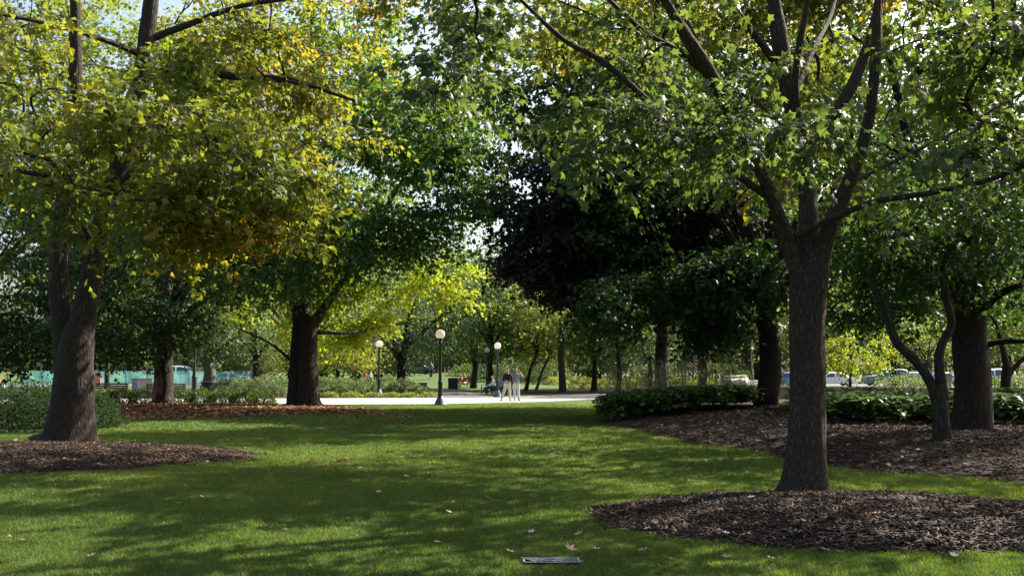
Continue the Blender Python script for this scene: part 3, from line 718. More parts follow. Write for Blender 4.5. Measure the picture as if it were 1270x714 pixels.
# ------------------------------------------------------------------ cars
def car(loc, rz, label, mat, kind='sedan', srcs={}):
    r = empty('parked_car', loc, label, 'car', 'cars parked beyond the park', rz)
    if kind in srcs:
        for ch in srcs[kind].children:
            c_ = ch.copy(); C.objects.link(c_); c_.parent = r
            if ch.name.split('.')[0] == 'body':
                c_.data = ch.data.copy(); c_.data.materials.clear(); c_.data.materials.append(M[mat])
            for g_ in ch.children: d_ = g_.copy(); C.objects.link(d_); d_.parent = c_
        return r
    if kind == 'sedan': L, Wd, belt, roof, prof = 4.6, .88, .88, 1.44, [(-2.3, .62), (-2.25, .9), (-1.75, .98), (-1.25, .99), (-.55, 1.40), (.1, 1.45), (.75, 1.38), (1.35, 1.0), (2.0, .9), (2.28, .72)]
    elif kind == 'suv': L, Wd, belt, roof, prof = 4.7, .92, 1.0, 1.75, [(-2.3, .7), (-2.28, 1.1), (-2.1, 1.65), (-1.6, 1.75), (-.5, 1.78), (.45, 1.72), (1.15, 1.15), (2.0, 1.03), (2.3, .8)]
    else: L, Wd, belt, roof, prof = 5.2, .96, 1.15, 2.1, [(-2.6, .7), (-2.6, 2.0), (-2.4, 2.12), (0, 2.15), (1.2, 2.05), (1.9, 1.35), (2.5, 1.15), (2.6, .8)]
    xs = np.linspace(-L / 2 + .02, L / 2 - .02, 45); px_ = [p_[0] for p_ in prof]; pz = [p_[1] for p_ in prof]
    V = []
    for x in xs:
        top = np.interp(x, px_, pz); taper = 1 - .10 * (abs(x) / (L / 2)) ** 4
        wa = min([math.sqrt(max(0, .36 ** 2 - (x - wx) ** 2)) for wx in (-1.35 * L / 4.6, 1.35 * L / 4.6)], key=lambda q: -q)
        zb = .24 + (wa * 1.05 + .06 if wa > 0 else 0); bz = min(belt, top - .02); w = Wd * taper
        wt = w - .55 * max(0, top - belt) * .45
        ring = [(-w * .96, zb), (-w, .55 if zb < .5 else zb + .02), (-w * .985, bz), (-wt + .02, max(bz + .005, top - .06)), (-wt + .12, top), (0, top + .02)]
        ring = ring + [(-a, b) for a, b in ring[:-1][::-1]]
        V += [(x, a, b) for a, b in ring]
    V = np.array(V); m_ = 11; idx = np.arange(len(V)).reshape(-1, m_)
    fc = np.stack([idx[:-1, :-1], idx[1:, :-1], idx[1:, 1:], idx[:-1, 1:]], -1).reshape(-1, 4)
    caps = []
    me = bpy.data.meshes.new('car_body'); me.from_pydata([tuple(v) for v in V], [], [tuple(f) for f in fc] + [tuple(idx[0]), tuple(idx[-1][::-1])]); me.update()
    me.polygons.foreach_set('use_smooth', np.ones(len(me.polygons), bool)); link('body', me, M[mat], r)
    # side glass: follows the roof line
    for sy in (-1, 1):
        gpts = [x for x in xs if np.interp(x, px_, pz) > belt + .18]
        for lo, hi in ((min(gpts), -.08), (.02, max(gpts))):
            q = [x for x in np.linspace(lo + .06, hi - .02, 8)]
            Vg = []
            for x in q:
                top = np.interp(x, px_, pz); w = Wd * (1 - .10 * (abs(x) / (L / 2)) ** 4); wt = w - .55 * max(0, top - belt) * .45
                Vg += [(x, sy * (w * .985 + .006), belt + .04), (x, sy * (wt - .02 + .012), top - .1)]
            Vg = np.array(Vg); k = np.arange(len(q) - 1) * 2
            link('window', mesh_np('window', Vg, np.stack([k, k + 1, k + 3, k + 2], 1)), M['glass'], r)
    def screen(xa, xb, nm):
        Vg = []
        for x in (xa, xb):
            top = np.interp(x, px_, pz) + .03; w = Wd - .14 - .25 * max(0, top - belt) * .6
            Vg += [(x, -w, top), (x, w, top)]
        link(nm, mesh_np(nm, np.array(Vg), np.array([[0, 1, 3, 2]])), M['glass'], r)
    fr = {'sedan': (.80, 1.30, -.62, -1.18), 'suv': (.5, 1.1, -2.12, -2.26), 'van': (1.25, 1.85, -2.61, -2.62)}[kind]
    screen(fr[0], fr[1], 'windscreen')
    if kind == 'sedan': screen(fr[3], fr[2], 'rear_window')
    for sy in (-1, 1):
        box('headlight', (L / 2 - .06, sy * Wd * .66, .70), (.1, .34, .14), M['headlight'], r, .02)
        box('tail_light', (-L / 2 + .05, sy * Wd * .72, .82), (.1, .26, .16), M['taillight'], r, .02)
        for wx in (-1.35 * L / 4.6, 1.35 * L / 4.6):
            o_ = lathe('wheel', [(.20, -.1), (.30, -.11), (.335, -.07), (.335, .07), (.30, .11), (.20, .1)], M['rubber'], r); o_.rotation_euler = (math.pi / 2, 0, 0); o_.location = (wx, sy * (Wd - .13), .335)
            lathe('rim', [(.001, .06 * -sy), (.09, .05 * -sy), (.19, .095 * -sy), (.21, .10 * -sy)], M['alloy'], o_)
    srcs[kind] = r
    return r
car((gx(1033, 101), 101, .06), 0.02, 'white low car left of the thin sapling beyond the wall', 'paint_white')
car((gx(1098, 103), 103, .06), math.pi, 'dark green grey wagon between the sapling and the bent stem', 'paint_green', 'suv')
car((gx(1165, 100), 100, .06), .1, 'blue car seen through the fork of the twisted tree', 'paint_blue')
car((gx(1228, 96), 96, .06), math.pi + .05, 'silver blue wagon seen right of the thick dark trunk', 'paint_silver', 'suv')
car((gx(1283, 99), 99, .06), 0, 'dark car cut by the right edge of the view', 'paint_grey')
car((gx(978, 102), 102, .06), 0, 'blue car glimpsed just left of the foreground trunk', 'paint_blue')
car((gx(1130, 112), 112, .06), 0, 'white car in the second row behind the bent stem', 'paint_white')
car((gx(221, 111.5), 111.5, .06), 0, 'white van behind the teal fence beside the mottled trunk', 'paint_white', 'van')
car((gx(285, 112), 112, .06), math.pi, 'white car behind the right end of the teal fence', 'paint_white')
car((gx(516, 120), 120, .0), .2, 'pale blue car far off left of the black lamp on the path', 'paint_silver', 'suv')
for o in list(bpy.data.objects):
    if o.name.startswith('parked_car') and 'far off' in o.get('label', ''): o.location.z = float(gz(o.location.x, o.location.y)) + .02

# ------------------------------------------------------------------ people
def skin_mesh(name, verts, edges, radii, mat, parent, sub=2):
    me = bpy.data.meshes.new(name); me.from_pydata(verts, edges, []); o = bpy.data.objects.new(name, me); C.objects.link(o)
    md = o.modifiers.new('s', 'SKIN'); md.use_smooth_shade = True
    for i, (v, r_) in enumerate(zip(me.skin_vertices[0].data, radii)): v.radius = (r_, r_) if not isinstance(r_, tuple) else r_; v.use_root = (i == 0)
    o.modifiers.new('u', 'SUBSURF').levels = sub
    bpy.context.view_layer.update(); dg = bpy.context.evaluated_depsgraph_get()
    nm = bpy.data.meshes.new_from_object(o.evaluated_get(dg)); bpy.data.objects.remove(o)
    nm.materials.clear(); o = link(name, nm, mat, parent); return o
def person(loc, rz, label, J, top, legs, hair, long_hair=False, H=1.0, sleeves=True, group=None):
    """J: joints, facing -Y"""
    r = empty('person', loc, label, 'person', group, rz); r.scale = (H, H, H)
    pel = J['pelvis']; ch = J['chest']; nk = J['neck']; hd = J['head']
    pel, ch, nk, hd = map(np.array, (pel, ch, nk, hd)); up = unit(hd - nk)
    V = [pel, (pel + ch) / 2, ch, nk, hd - up * .06, hd + up * .07]; E = [(0, 1), (1, 2), (2, 3), (3, 4), (4, 5)]; Rr = [.12, .11, .14, .055, .085, .075]
    def chain(start, pts, rs):
        k = start
        for p_, q in zip(pts, rs): V.append(np.array(p_)); Rr.append(q); E.append((k, len(V) - 1)); k = len(V) - 1
    for s in ('l', 'r'):
        sh, el, wr = map(np.array, J['arm_' + s]); chain(2, [sh, el, wr], [.058, .042, .028])
        hnd = wr + unit(wr - el) * .09; k = len(V) - 1
        chain(k, [hnd], [.03])
        kk = len(V) - 1; sd = np.array([.02, 0, 0])
        for q in (-1.2, -.4, .4, 1.2): chain(kk, [hnd + unit(wr - el) * .07 + sd * q * 1.0 + np.array([0, -.012, 0])], [.0095])
        chain(k, [wr + unit(wr - el) * .07 + np.array([-.045 if s == 'l' else .045, -.02, 0])], [.011])
        hp, kn, an, toe = map(np.array, J['leg_' + s]); chain(0, [hp, kn, an, toe], [.095, .062, .042, .035])
    # nose
    k = 4; chain(4, [hd + np.array(J.get('face', (0, -1, 0))) * .115 - up * .01], [.018])
    skin_mesh('body', [tuple(v) for v in V], E, Rr, M['skin'], r)
    tv = [pel + [0, 0, .02], (pel + ch) / 2, ch, nk - up * .04]; te = [(0, 1), (1, 2), (2, 3)]; tr_ = [.15, .145, .165, .085]
    for s in ('l', 'r'):
        sh, el, wr = map(np.array, J['arm_' + s]); i0 = len(tv); tv += [sh, el, el * .12 + wr * .88] if sleeves else [sh, sh * .35 + el * .65]
        tr_ += [.075, .058, .045] if sleeves else [.075, .066]; te += [(2, i0), (i0, i0 + 1)] + ([(i0 + 1, i0 + 2)] if sleeves else [])
    skin_mesh('shirt', [tuple(v) for v in tv], te, tr_, M[top], r)
    tv = [pel]; te = []; tr_ = [.15]
    for s in ('l', 'r'):
        hp, kn, an, toe = map(np.array, J['leg_' + s]); i0 = len(tv); tv += [hp, kn, an * .95 + kn * .05]; tr_ += [.115, .082, .066]; te += [(0, i0), (i0, i0 + 1), (i0 + 1, i0 + 2)]
    skin_mesh('trousers', [tuple(v) for v in tv], te, tr_, M[legs], r)
    for s in ('l', 'r'):
        an, toe = np.array(J['leg_' + s][2]), np.array(J['leg_' + s][3]); an = an - [0, 0, .04]
        skin_mesh('shoe', [tuple(an - unit(toe - an) * .03), tuple(toe)], [(0, 1)], [.052, .045], M['shoe'], r, 2)
    f = np.array(J.get('face', (0, -1, 0)))
    hv = [hd + up * .05 - f * .025, hd + up * .10 - f * .01]; he = [(0, 1)]; hr = [.10, .07]
    if long_hair: hv.append(hd - up * .08 - f * .06); he.append((0, 2)); hr.append(.07)
    skin_mesh('hair', [tuple(v) for v in hv], he, hr, M[hair], r, 2)
    return r
stand = dict(pelvis=(0, 0, .93), chest=(0, 0, 1.28), neck=(0, 0, 1.47), head=(0, -.02, 1.62))
J1 = dict(stand, arm_l=((-.17, 0, 1.38), (-.24, .03, 1.10), (-.10, -.18, 1.05)), arm_r=((.17, 0, 1.38), (.24, .02, 1.10), (.25, -.02, .84)),
          leg_l=((-.09, 0, .88), (-.19, -.02, .48), (-.33, .06, .09), (-.36, -.10, .045)), leg_r=((.09, 0, .88), (.12, -.02, .48), (.13, .03, .09), (.16, -.12, .045)), face=(.6, .75, 0))
person((gx(629.5, 51.2), 51.2, .024), 0.05, 'person in black top and white trousers standing with back turned on the path', J1, 'black_cloth', 'white_cloth', 'hair_brown', H=1.0, group=None)
J2 = dict(stand, arm_l=((-.17, 0, 1.38), (-.22, -.05, 1.12), (-.15, -.22, .98)), arm_r=((.17, 0, 1.38), (.38, -.06, 1.26), (.13, -.10, 1.60)),
          leg_l=((-.09, 0, .88), (-.10, -.02, .48), (-.10, .03, .09), (-.12, -.12, .045)), leg_r=((.09, 0, .88), (.11, -.02, .48), (.12, .03, .09), (.20, -.10, .045)), face=(-.5, -.85, 0))
person((gx(640.5, 51.6), 51.6, .024), 0, 'person in blue top and pale trousers raising one hand to the head', J2, 'blue_cloth', 'pale_cloth', 'hair_pale', sleeves=False)
sit = dict(pelvis=(0, .1, .52), chest=(0, .06, .88), neck=(0, .02, 1.08), head=(0, -.02, 1.23))
J3 = dict(sit, arm_l=((-.17, .05, .98), (-.22, -.08, .74), (-.12, -.32, .66)), arm_r=((.17, .05, .98), (.22, -.08, .74), (.12, -.32, .66)),
          leg_l=((-.09, .08, .52), (-.11, -.38, .52), (-.12, -.42, .09), (-.12, -.58, .045)), leg_r=((.09, .08, .52), (.12, -.40, .56), (.12, -.75, .25), (.13, -.88, .30)))
person((gx(611, 62.5), 62.5, .0), -1.35, 'person in pale shirt seated left of the lamp by the couple', J3, 'pale_cloth', 'navy_cloth', 'hair_brown')
person((gx(623.5, 63.5), 63.5, .0), -.6, 'person in blue grey seated just behind the lamp by the couple', J3, 'blue_cloth', 'navy_cloth', 'hair_brown')
bench((gx(618, 63.4), 63.6, 0), -.9, 'bench behind the lamp by the couple', src=b0)
person((gx(571, 87.6), 87.6, .0), -.9, 'left one of two people in orange on the far bench', J3, 'orange_cloth', 'grey_cloth', 'hair_brown')
person((gx(577, 88), 87.0, .0), -.9, 'right one of two people in orange on the far bench', J3, 'orange_cloth', 'white_cloth', 'hair_pale')
J4 = dict(stand, arm_l=((-.17, 0, 1.38), (-.22, .06, 1.10), (-.2, -.1, .86)), arm_r=((.17, 0, 1.38), (.22, -.06, 1.10), (.22, -.2, .88)),
          leg_l=((-.09, 0, .88), (-.10, -.14, .50), (-.10, -.08, .09), (-.10, -.24, .045)), leg_r=((.09, 0, .88), (.10, .04, .48), (.10, .28, .12), (.10, .16, .045)))
person((gx(534.5, 97), 97, float(gz(gx(534.5, 97), 97))), .3, 'person walking in blue top and dark trousers far along the path', J4, 'blue_cloth', 'navy_cloth', 'hair_brown')
person((gx(453, 100), 100, 0), 1.0, 'person in red top walking beyond the rounded shrubs', J4, 'red_cloth', 'grey_cloth', 'hair_brown')
person((gx(460, 99), 99, 0), 1.6, 'person in white top walking beyond the rounded shrubs', J4, 'white_cloth', 'navy_cloth', 'hair_brown')

# ------------------------------------------------------------------ shrubs and ground plants
def shrub(label, c, rad, n, size, leaf, seed, name='shrub', group=None, tone0=.5, stems=8, spiky=0.0):
    rg = np.random.default_rng(seed); c = np.array(c, float); rad = np.array(rad, float)
    d = unit(rg.normal(size=(n, 3))); d[:, 2] = np.abs(d[:, 2]) * rg.choice([1, 1, 1, -.25], n)
    q = vnoise(d * 2.2 + seed, 1.6, seed) * .35 + vnoise(d * 5 + seed, 1.5, seed) * .18
    rr = (.62 + q) * rg.uniform(.75, 1.05, n) ** .6 + np.abs(rg.normal(size=n)) * .05 * (1 + spiky * 3)
    p = c * [1, 1, 1] + d * rr[:, None] * rad; p[:, 2] = np.maximum(p[:, 2], c[2] + .02) if False else p[:, 2]
    k = p[:, 2] > c[2] - rad[2] * .25; p = p[k]; d = d[k]; m = len(p)
    ax = unit(d + rg.normal(size=(m, 3)) * .6 + [0, 0, .25]); nr = unit(d * .5 + [0, 0, .7] + rg.normal(size=(m, 3)) * .5)
    tn = np.clip(tone0 + (vnoise(p, 2.2, seed) - .5) * .4 + rg.normal(size=m) * .15, 0, 1)
    V, f, t = place(KITE, p, ax, nr, size * rg.uniform(.6, 1.3, m), tn)
    r = empty(name, (c[0], c[1], 0), label, 'shrub', group)
    link('foliage', mesh_np('foliage', V - [c[0], c[1], 0], f, tone=t), M[leaf], r)
    a = rg.uniform(0, 6.28, stems); e = np.stack([np.cos(a) * rad[0] * .6, np.sin(a) * rad[1] * .6, np.full(stems, c[2] + rad[2] * .6)], 1)
    s = np.stack([np.cos(a) * .06, np.sin(a) * .06, np.full(stems, -.03)], 1)
    poly = np.stack([s, s * .5 + e * .5 + [0, 0, .05], e], 1); Vt, ft, bt = tubes(poly, np.full((stems, 3), 1.) * [.02, .014, .006], 5)
    link('stem', mesh_np('stem', Vt, ft, bk=bt, smooth=True), M['bark_dark'], r); return r
# left big grey green shrubs beside forked tree
shrub('large grey green shrub at the left edge beside the forked trunk', (gx(20, 25.5), 25.5, .15), (1.9, 1.5, 1.0), 24000, .052, 'leaf_greygreen', 41, spiky=.7, tone0=.2)
shrub('grey green shrub tucked behind the left foot of the forked trunk', (gx(75, 27), 27, .15), (1.5, 1.3, .9), 17000, .052, 'leaf_greygreen', 42, spiky=.7, tone0=.2)
shrub('grey green shrub showing just right of the forked trunk', (gx(112, 27), 27, .1), (.75, .9, .85), 8000, .052, 'leaf_greygreen', 43, tone0=.25)
# low hedge
for i, px in enumerate((128, 152, 178, 224, 250, 276, 302, 324)):
    D = 47.2 + .25 * math.sin(i * 2); sunny = px > 270
    shrub(['low dark shrub starting the hedge right of the forked trunk', 'second low dark shrub in the hedge in front of the bench', 'low dark shrub in the hedge left of the mottled trunk', 'low shrub in the hedge right of the mottled trunk', 'low shrub in the hedge in front of the tall dark lamp post', 'low shrub in the hedge in front of the round bin', 'low shrub in the hedge near its right end', 'last low shrub at the right end of the hedge'][i],
          (gx(px, D), D, .1), (.75, .7, .62 if px < 300 else .52), 2600, .075, 'leaf_shrub', 50 + i, 'hedge_shrub', 'shrubs of the low hedge', tone0=.35 if px < 220 else .5)
sb = [(285, 61, 1.2, 1.05), (305, 59.5, 1.3, 1.1), (330, 60, 1.3, 1.15), (352, 62, 1.2, 1.05), (405, 61.5, 1.25, 1.1), (428, 62, 1.3, 1.05), (452, 63, 1.25, 1.1), (478, 64, 1.2, 1.15), (500, 63.5, 1.15, 1.0), (518, 62.5, .8, .6)]
lbs = ['right of the round bin', 'second to the right of the round bin', 'left of the double trunk', 'hidden partly by the double trunk', 'just right of the double trunk', 'between the double trunk and the lamp', 'left of the lamp among the shrubs', 'behind the lamp among the shrubs', 'right of the lamp among the shrubs', 'low at the right end of the sunlit shrub row']
for i, (px, D, rx, rz) in enumerate(sb):
    shrub('sunlit rounded shrub ' + lbs[i], (gx(px, D), D, .1), (rx, 1.1, rz), 4200, .09, 'leaf_sunshrub', 70 + i, group='rounded shrubs beyond the path', tone0=.45)
for i, (px, D, rx) in enumerate(((437, 58, .75), (462, 58.5, .7), (486, 58, .7), (508, 57.8, .7), (532, 58.2, .6), (408, 58.2, .6))):
    shrub('low edging plant ' + ['left of the lamp at path edge', 'left at the lamp foot', 'right at the lamp foot', 'yellowish right of lamp foot', 'last before the asphalt path', 'nearest the double trunk'][i], (gx(px, D), D, .02), (rx, .5, .32), 900, .08, 'leaf_lime', 90 + i, 'edging_plant', 'low plants along the far path edge')
for i, (px, D, rx, rz, lf) in enumerate(((1120, 47, 1.5, 1.3, 'leaf_sunshrub'), (1148, 46, 1.2, 1.05, 'leaf_sunshrub'), (1232, 42, 1.3, 1.2, 'leaf_shrub'), (1268, 43, 1.3, 1.3, 'leaf_sunshrub'), (960, 60, 1.2, .9, 'leaf_shrub'))):
    shrub(['sprawling pale shrub at the right end of the tan wall', 'smaller pale shrub behind the bent stem', 'low shrub right of the thick dark trunk', 'pale shrub at the right edge behind small forked trunk', 'shrub beyond the lower stone block'][i], (gx(px, D), D, .15), (rx, 1.1, rz), 3600, .09, lf, 110 + i, spiky=.6)
for i, (px, D, rx, rz, lf) in enumerate(((583, 100, 2.6, 2.2, 'leaf_shrub'), (606, 96, 2.4, 2.0, 'leaf_greygreen'), (631, 99, 2.8, 2.6, 'leaf_shrub'), (656, 97, 2.4, 2.2, 'leaf_greygreen'), (682, 101, 2.8, 2.6, 'leaf_shrub'), (812, 98, 3.0, 2.6, 'leaf_sunshrub'), (900, 92, 3.0, 2.4, 'leaf_shrub'))):
    shrub(['dark bush behind the two people in orange', 'dark bush behind the far globe lamp', 'big dark bush far behind the couple', 'dark bush right behind the couple', 'big dark bush behind the tall straight trunk', 'pale bush far behind the left end of the leafy bed', 'bush far behind the stone blocks'][i], (gx(px, D), D, .1), (rx, 2, rz), 3600, .17, lf, 150 + i, 'bush')
for i, (px, D) in enumerate(((722, 88), (738, 90), (758, 88), (780, 86), (797, 88), (690, 96), (845, 80), (868, 76))):
    shrub('yellow flowering plant ' + ['leftmost between two thin far trunks', 'behind the second far trunk', 'between far trunks right of centre', 'right of the third far trunk', 'rightmost in the far flower bed', 'far behind the tall straight trunk', 'beyond the dark leafy bed left part', 'beyond the dark leafy bed near stone block'][i],
          (gx(px, D), D, .1), (1.4, 1.0, .95), 2200, .10, 'flower', 130 + i, 'flowering_plant', 'flowering plants in the far bed', tone0=.45)

# hosta style leaves
def hostas(label, pts, seed, tone0=.4, size=.34, nl=26, hmax=.5):
    rg = np.random.default_rng(seed); Vs, fs, ts, o = [], [], [], 0
    t5 = np.linspace(0, 1, 5)
    for (x, y, z) in pts:
        k = nl; a = rg.uniform(0, 6.28, k); L = size * rg.uniform(.7, 1.3, k); up = rg.uniform(.35, 1.25, k); hh = hmax * rg.uniform(.3, 1, k)
        r0 = rg.uniform(.03, .3, k)
        dirx, diry = np.cos(a), np.sin(a)
        V = []
        for t in t5:
            rad = r0 + L * t * np.cos(up * (1 - t * .9)) ; zz = z + hh + L * (np.sin(up) * t - .75 * t * t)
            w = L * .34 * np.sin(np.pi * min(.97, t * .86 + .10)) + .002
            for s, dz in ((-1, .02), (0, -.015), (1, .02)):
                V.append(np.stack([x + dirx * rad - diry * w * s, y + diry * rad + dirx * w * s, zz + dz * (w / .05) * .4], 1))
        V = np.stack(V, 1)  # k,15,3
        q = np.arange(15).reshape(5, 3); f = np.stack([q[:-1, :-1], q[1:, :-1], q[1:, 1:], q[:-1, 1:]], -1).reshape(-1, 4)
        Vs.append(V.reshape(-1, 3)); fs.append((f[None] + (np.arange(k) * 15)[:, None, None]).reshape(-1, 4) + o); o += k * 15
        ts.append(np.repeat(np.clip(tone0 + rg.normal(size=k) * .22, 0, 1), 8))
    ob = link('leafy_ground_cover', mesh_np('leafy_ground_cover', np.vstack(Vs), np.vstack(fs), tone=np.concatenate(ts), smooth=True), M['hosta'])
    return tagp(ob, label, 'plants', kind='stuff')
def scatter(poly, n, seed):
    poly = np.array(poly); rg = np.random.default_rng(seed); out = []
    lo, hi = poly.min(0), poly.max(0)
    while len(out) < n:
        p = rg.uniform(lo, hi); c = False; j = len(poly) - 1
        for i in range(len(poly)):
            if (poly[i][1] > p[1]) != (poly[j][1] > p[1]) and p[0] < (poly[j][0] - poly[i][0]) * (p[1] - poly[i][1]) / (poly[j][1] - poly[i][1]) + poly[i][0]: c = not c
            j = i
        if c: out.append((p[0], p[1], float(bed_right.h(p[0], p[1])) if bed_right.s_(p[0], p[1]) < 1 else 0.))
    return out
PA = [(2.75, 29.5), (3.9, 28.4), (6.0, 30.0), (8.2, 31.5), (8.3, 38), (5, 38), (3.2, 34)]
hostas('dense dark glossy leafed plants at the left end of the raised bed', scatter(PA, 250, 3), 5, .5, .23, 36, .72)
PB = [(7.9, 27.0), (8.3, 23.4), (9.5, 22.0), (10.8, 23.4), (12.3, 23.6), (13, 27), (16, 34), (10, 34)]
hostas('broad leafed green plants in shade behind the foreground trunk', scatter(PB, 190, 4), 6, .42, .29, 26, .62)
PC = [(9.9, 22.4), (13.5, 22.2), (16, 26), (14, 31), (11.6, 27)]
hostas('broad leafed plants at the right edge beyond the thick dark trunk', scatter(PC, 90, 5), 7, .38, .32, 24, .65)
# pale seed stalks on top of the plants
def stalks(label, pts, h0, seed):
    rg = np.random.default_rng(seed); pts = np.array(pts); n = len(pts); h = h0 * rg.uniform(.7, 1.25, n); ln = rg.normal(size=(n, 2)) * .13
    p1 = pts + np.stack([ln[:, 0] * .4, ln[:, 1] * .4, h * .55], 1); p2 = pts + np.stack([ln[:, 0], ln[:, 1], h], 1)
    V, f, b = tubes(np.stack([pts, p1, p2], 1), np.full((n, 3), 1.) * [.006, .005, .004], 3)
    # seed pods
    k = 7; t = rg.uniform(.6, 1.0, (n, k)); q = (p1[:, None] * (1 - t[..., None]) + p2[:, None] * t[..., None]).reshape(-1, 3) + rg.normal(size=(n * k, 3)) * .012
    V2, f2, t2 = place(KITE, q, unit(rg.normal(size=q.shape) + [0, 0, .5]), unit(rg.normal(size=q.shape)), np.full(len(q), .055), np.full(len(q), .7))
    f2 = np.hstack([f2, f2[:, :1]])
    me = bpy.data.meshes.new('stalks'); F1 = [tuple(a) for a in f]; F2 = [tuple(a[:3] + len(V)) for a in f2]
    me.from_pydata([tuple(v) for v in np.vstack([V, V2])], [], F1 + F2); me.update(); a = me.attributes.new('tone', 'FLOAT', 'FACE'); a.data.foreach_set('value', rg.uniform(0, 1, len(me.polygons)).astype(np.float32))
    tagp(link('seed_stalks', me, M['stalk']), label, 'plants', kind='stuff')
stalks('pale dry seed stalks rising above the dark leafy plants', scatter([(3, 30), (4.5, 29.5), (8.3, 33), (8.3, 38), (5, 38), (3.4, 34)], 420, 8), 1.45, 9)
stalks('few pale seed stalks behind the foreground trunk', scatter(PB, 40, 18), .8, 10)

# ------------------------------------------------------------------ trees
def L(D0, pts):  # pts (px,py,D or None,r)
    return ([P(a, b, D0 if d is None else d) for a, b, d, r in pts], [p_[3] for p_ in pts])
N = None
# 1 foreground tree
D = 12.15
limbs = [L(D, [(999, 624, N, .40), (1000, 603, N, .28), (1001, 560, N, .25), (1002, 480, N, .236), (1003, 400, N, .228), (1004, 345, N, .225), (1006, 310, N, .18)]),
 L(D, [(996, 352, 12.1, .13), (984, 318, 12.1, .115), (970, 278, 12.0, .10), (952, 230, 11.8, .09), (925, 175, 11.6, .09), (890, 110, 11.3, .08), (855, 50, 11, .07), (820, -10, 10.8, .055), (780, -90, 10.5, .025)]),
 L(D, [(925, 178, 11.6, .05), (890, 105, 11.7, .045), (855, 35, 11.9, .04), (825, -30, 12, .03), (800, -120, 12, .015)]),
 L(D, [(958, 248, 11.95, .055), (905, 210, 11.5, .045), (850, 172, 11.1, .04), (800, 122, 10.8, .036), (745, 75, 10.6, .032), (700, 50, 10.5, .03), (645, 0, 10.2, .022), (590, -50, 10, .01)]),
 L(D, [(880, 95, 11.25, .04), (838, 62, 11, .035), (800, 40, 10.9, .03), (755, 0, 10.6, .025), (700, -50, 10.3, .012)]),
 L(D, [(1005, 330, N, .17), (1003, 250, 12.3, .13), (993, 180, 12.4, .12), (976, 100, 12.5, .105), (963, 20, 12.6, .09), (956, -80, 12.7, .06), (950, -200, 12.8, .03)]),
 L(D, [(990, 160, 12.35, .055), (987, 90, 12.2, .05), (1000, 10, 12.1, .04), (1010, -70, 12, .02)]),
 L(D, [(960, 75, 12.5, .055), (932, 38, 12.3, .05), (900, -5, 12.1, .045), (870, -70, 12, .02)]),
 L(D, [(1012, 345, N, .14), (1026, 295, 12, .125), (1052, 228, 11.9, .10), (1076, 160, 11.9, .08), (1085, 90, 11.9, .065), (1088, 20, 12, .055), (1095, -80, 12, .025)]),
 L(D, [(998, 190, 12.35, .09), (1025, 158, 12.5, .09), (1055, 110, 12.6, .085), (1075, 60, 12.8, .07), (1095, -10, 13, .05), (1120, -100, 13.4, .02)]),
 L(D, [(990, 292, 12.0, .04), (1030, 272, 11.7, .042), (1085, 250, 11.3, .042), (1150, 240, 10.6, .035), (1220, 225, 9.9, .026), (1300, 195, 9.2, .012)]),
 L(D, [(985, 120, 12.4, .04), (1010, 60, 13.2, .035), (1030, 20, 14.2, .03), (1045, -40, 15.2, .015)]),
 L(D, [(1056, 226, 11.9, .03), (1110, 200, 12.2, .028), (1180, 165, 12.6, .024), (1260, 120, 13.1, .018), (1350, 60, 13.6, .015)])]
blobs = [((3.6, 12.9, 8.0), (6.0, 5.2, 3.9), 215), ((2.2, 18.6, 10.4), (6.4, 5.6, 2.4), 300), ((1.5, 9.9, 4.8), (2.5, 1.5, 1.0), 66), ((5.0, 9.8, 4.6), (2.8, 1.4, 1.1), 84), ((3.4, 9.4, 5.6), (3.6, 1.4, .9), 40), ((.6, 10.4, 5.2), (1.4, 1.0, .8), 18)]  # high rear blob is added crown, mostly above view, to shade the lawn
def tf_main(c): return np.where(vnoise(c, .9, 44) > .86, .35, 0) + np.clip((c[:, 1] - 11) * .05, -.05, .2) + np.clip((c[:, 2] - 5) * .05, 0, .22)  # tone climbs with depth and height, painting backlight into the leaf colour
def f_main(c):
    pxx = c[:, 0] / c[:, 1] * F + CX; pyy = HZ - (c[:, 2] - EYE) / c[:, 1] * F
    trunkwin = (pxx > 890) & (pxx < 1110) & (pyy > 255) & (c[:, 1] < 12.5)
    low = (pyy > 300)
    win2 = (pxx > 770) & (pxx < 1120) & (pyy > -60) & (c[:, 1] < 12.6) & (vnoise(c, 1.3, 61) > .24) & ~((pyy > 165) & (pyy < 255) & (vnoise(c, 1.5, 8) > .45))
    sk = (pxx > 585) & (pxx < 745) & (vnoise(c, 1.2, 91) > .52)
    sk = sk | ((pxx > 1040) & (pyy < 215) & (vnoise(c, 1.1, 19) > .52))
    return ~trunkwin & ~low & ~win2 & ~sk & (c[:, 2] > 2.9)
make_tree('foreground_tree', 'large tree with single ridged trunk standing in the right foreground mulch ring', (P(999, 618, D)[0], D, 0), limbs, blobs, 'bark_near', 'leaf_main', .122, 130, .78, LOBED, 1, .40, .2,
          tone_fn=tf_main, twigs=10, twig_mesh=True, gs=.8, trunk_sides=48, furrow=.030, gap=.40, filt=f_main)
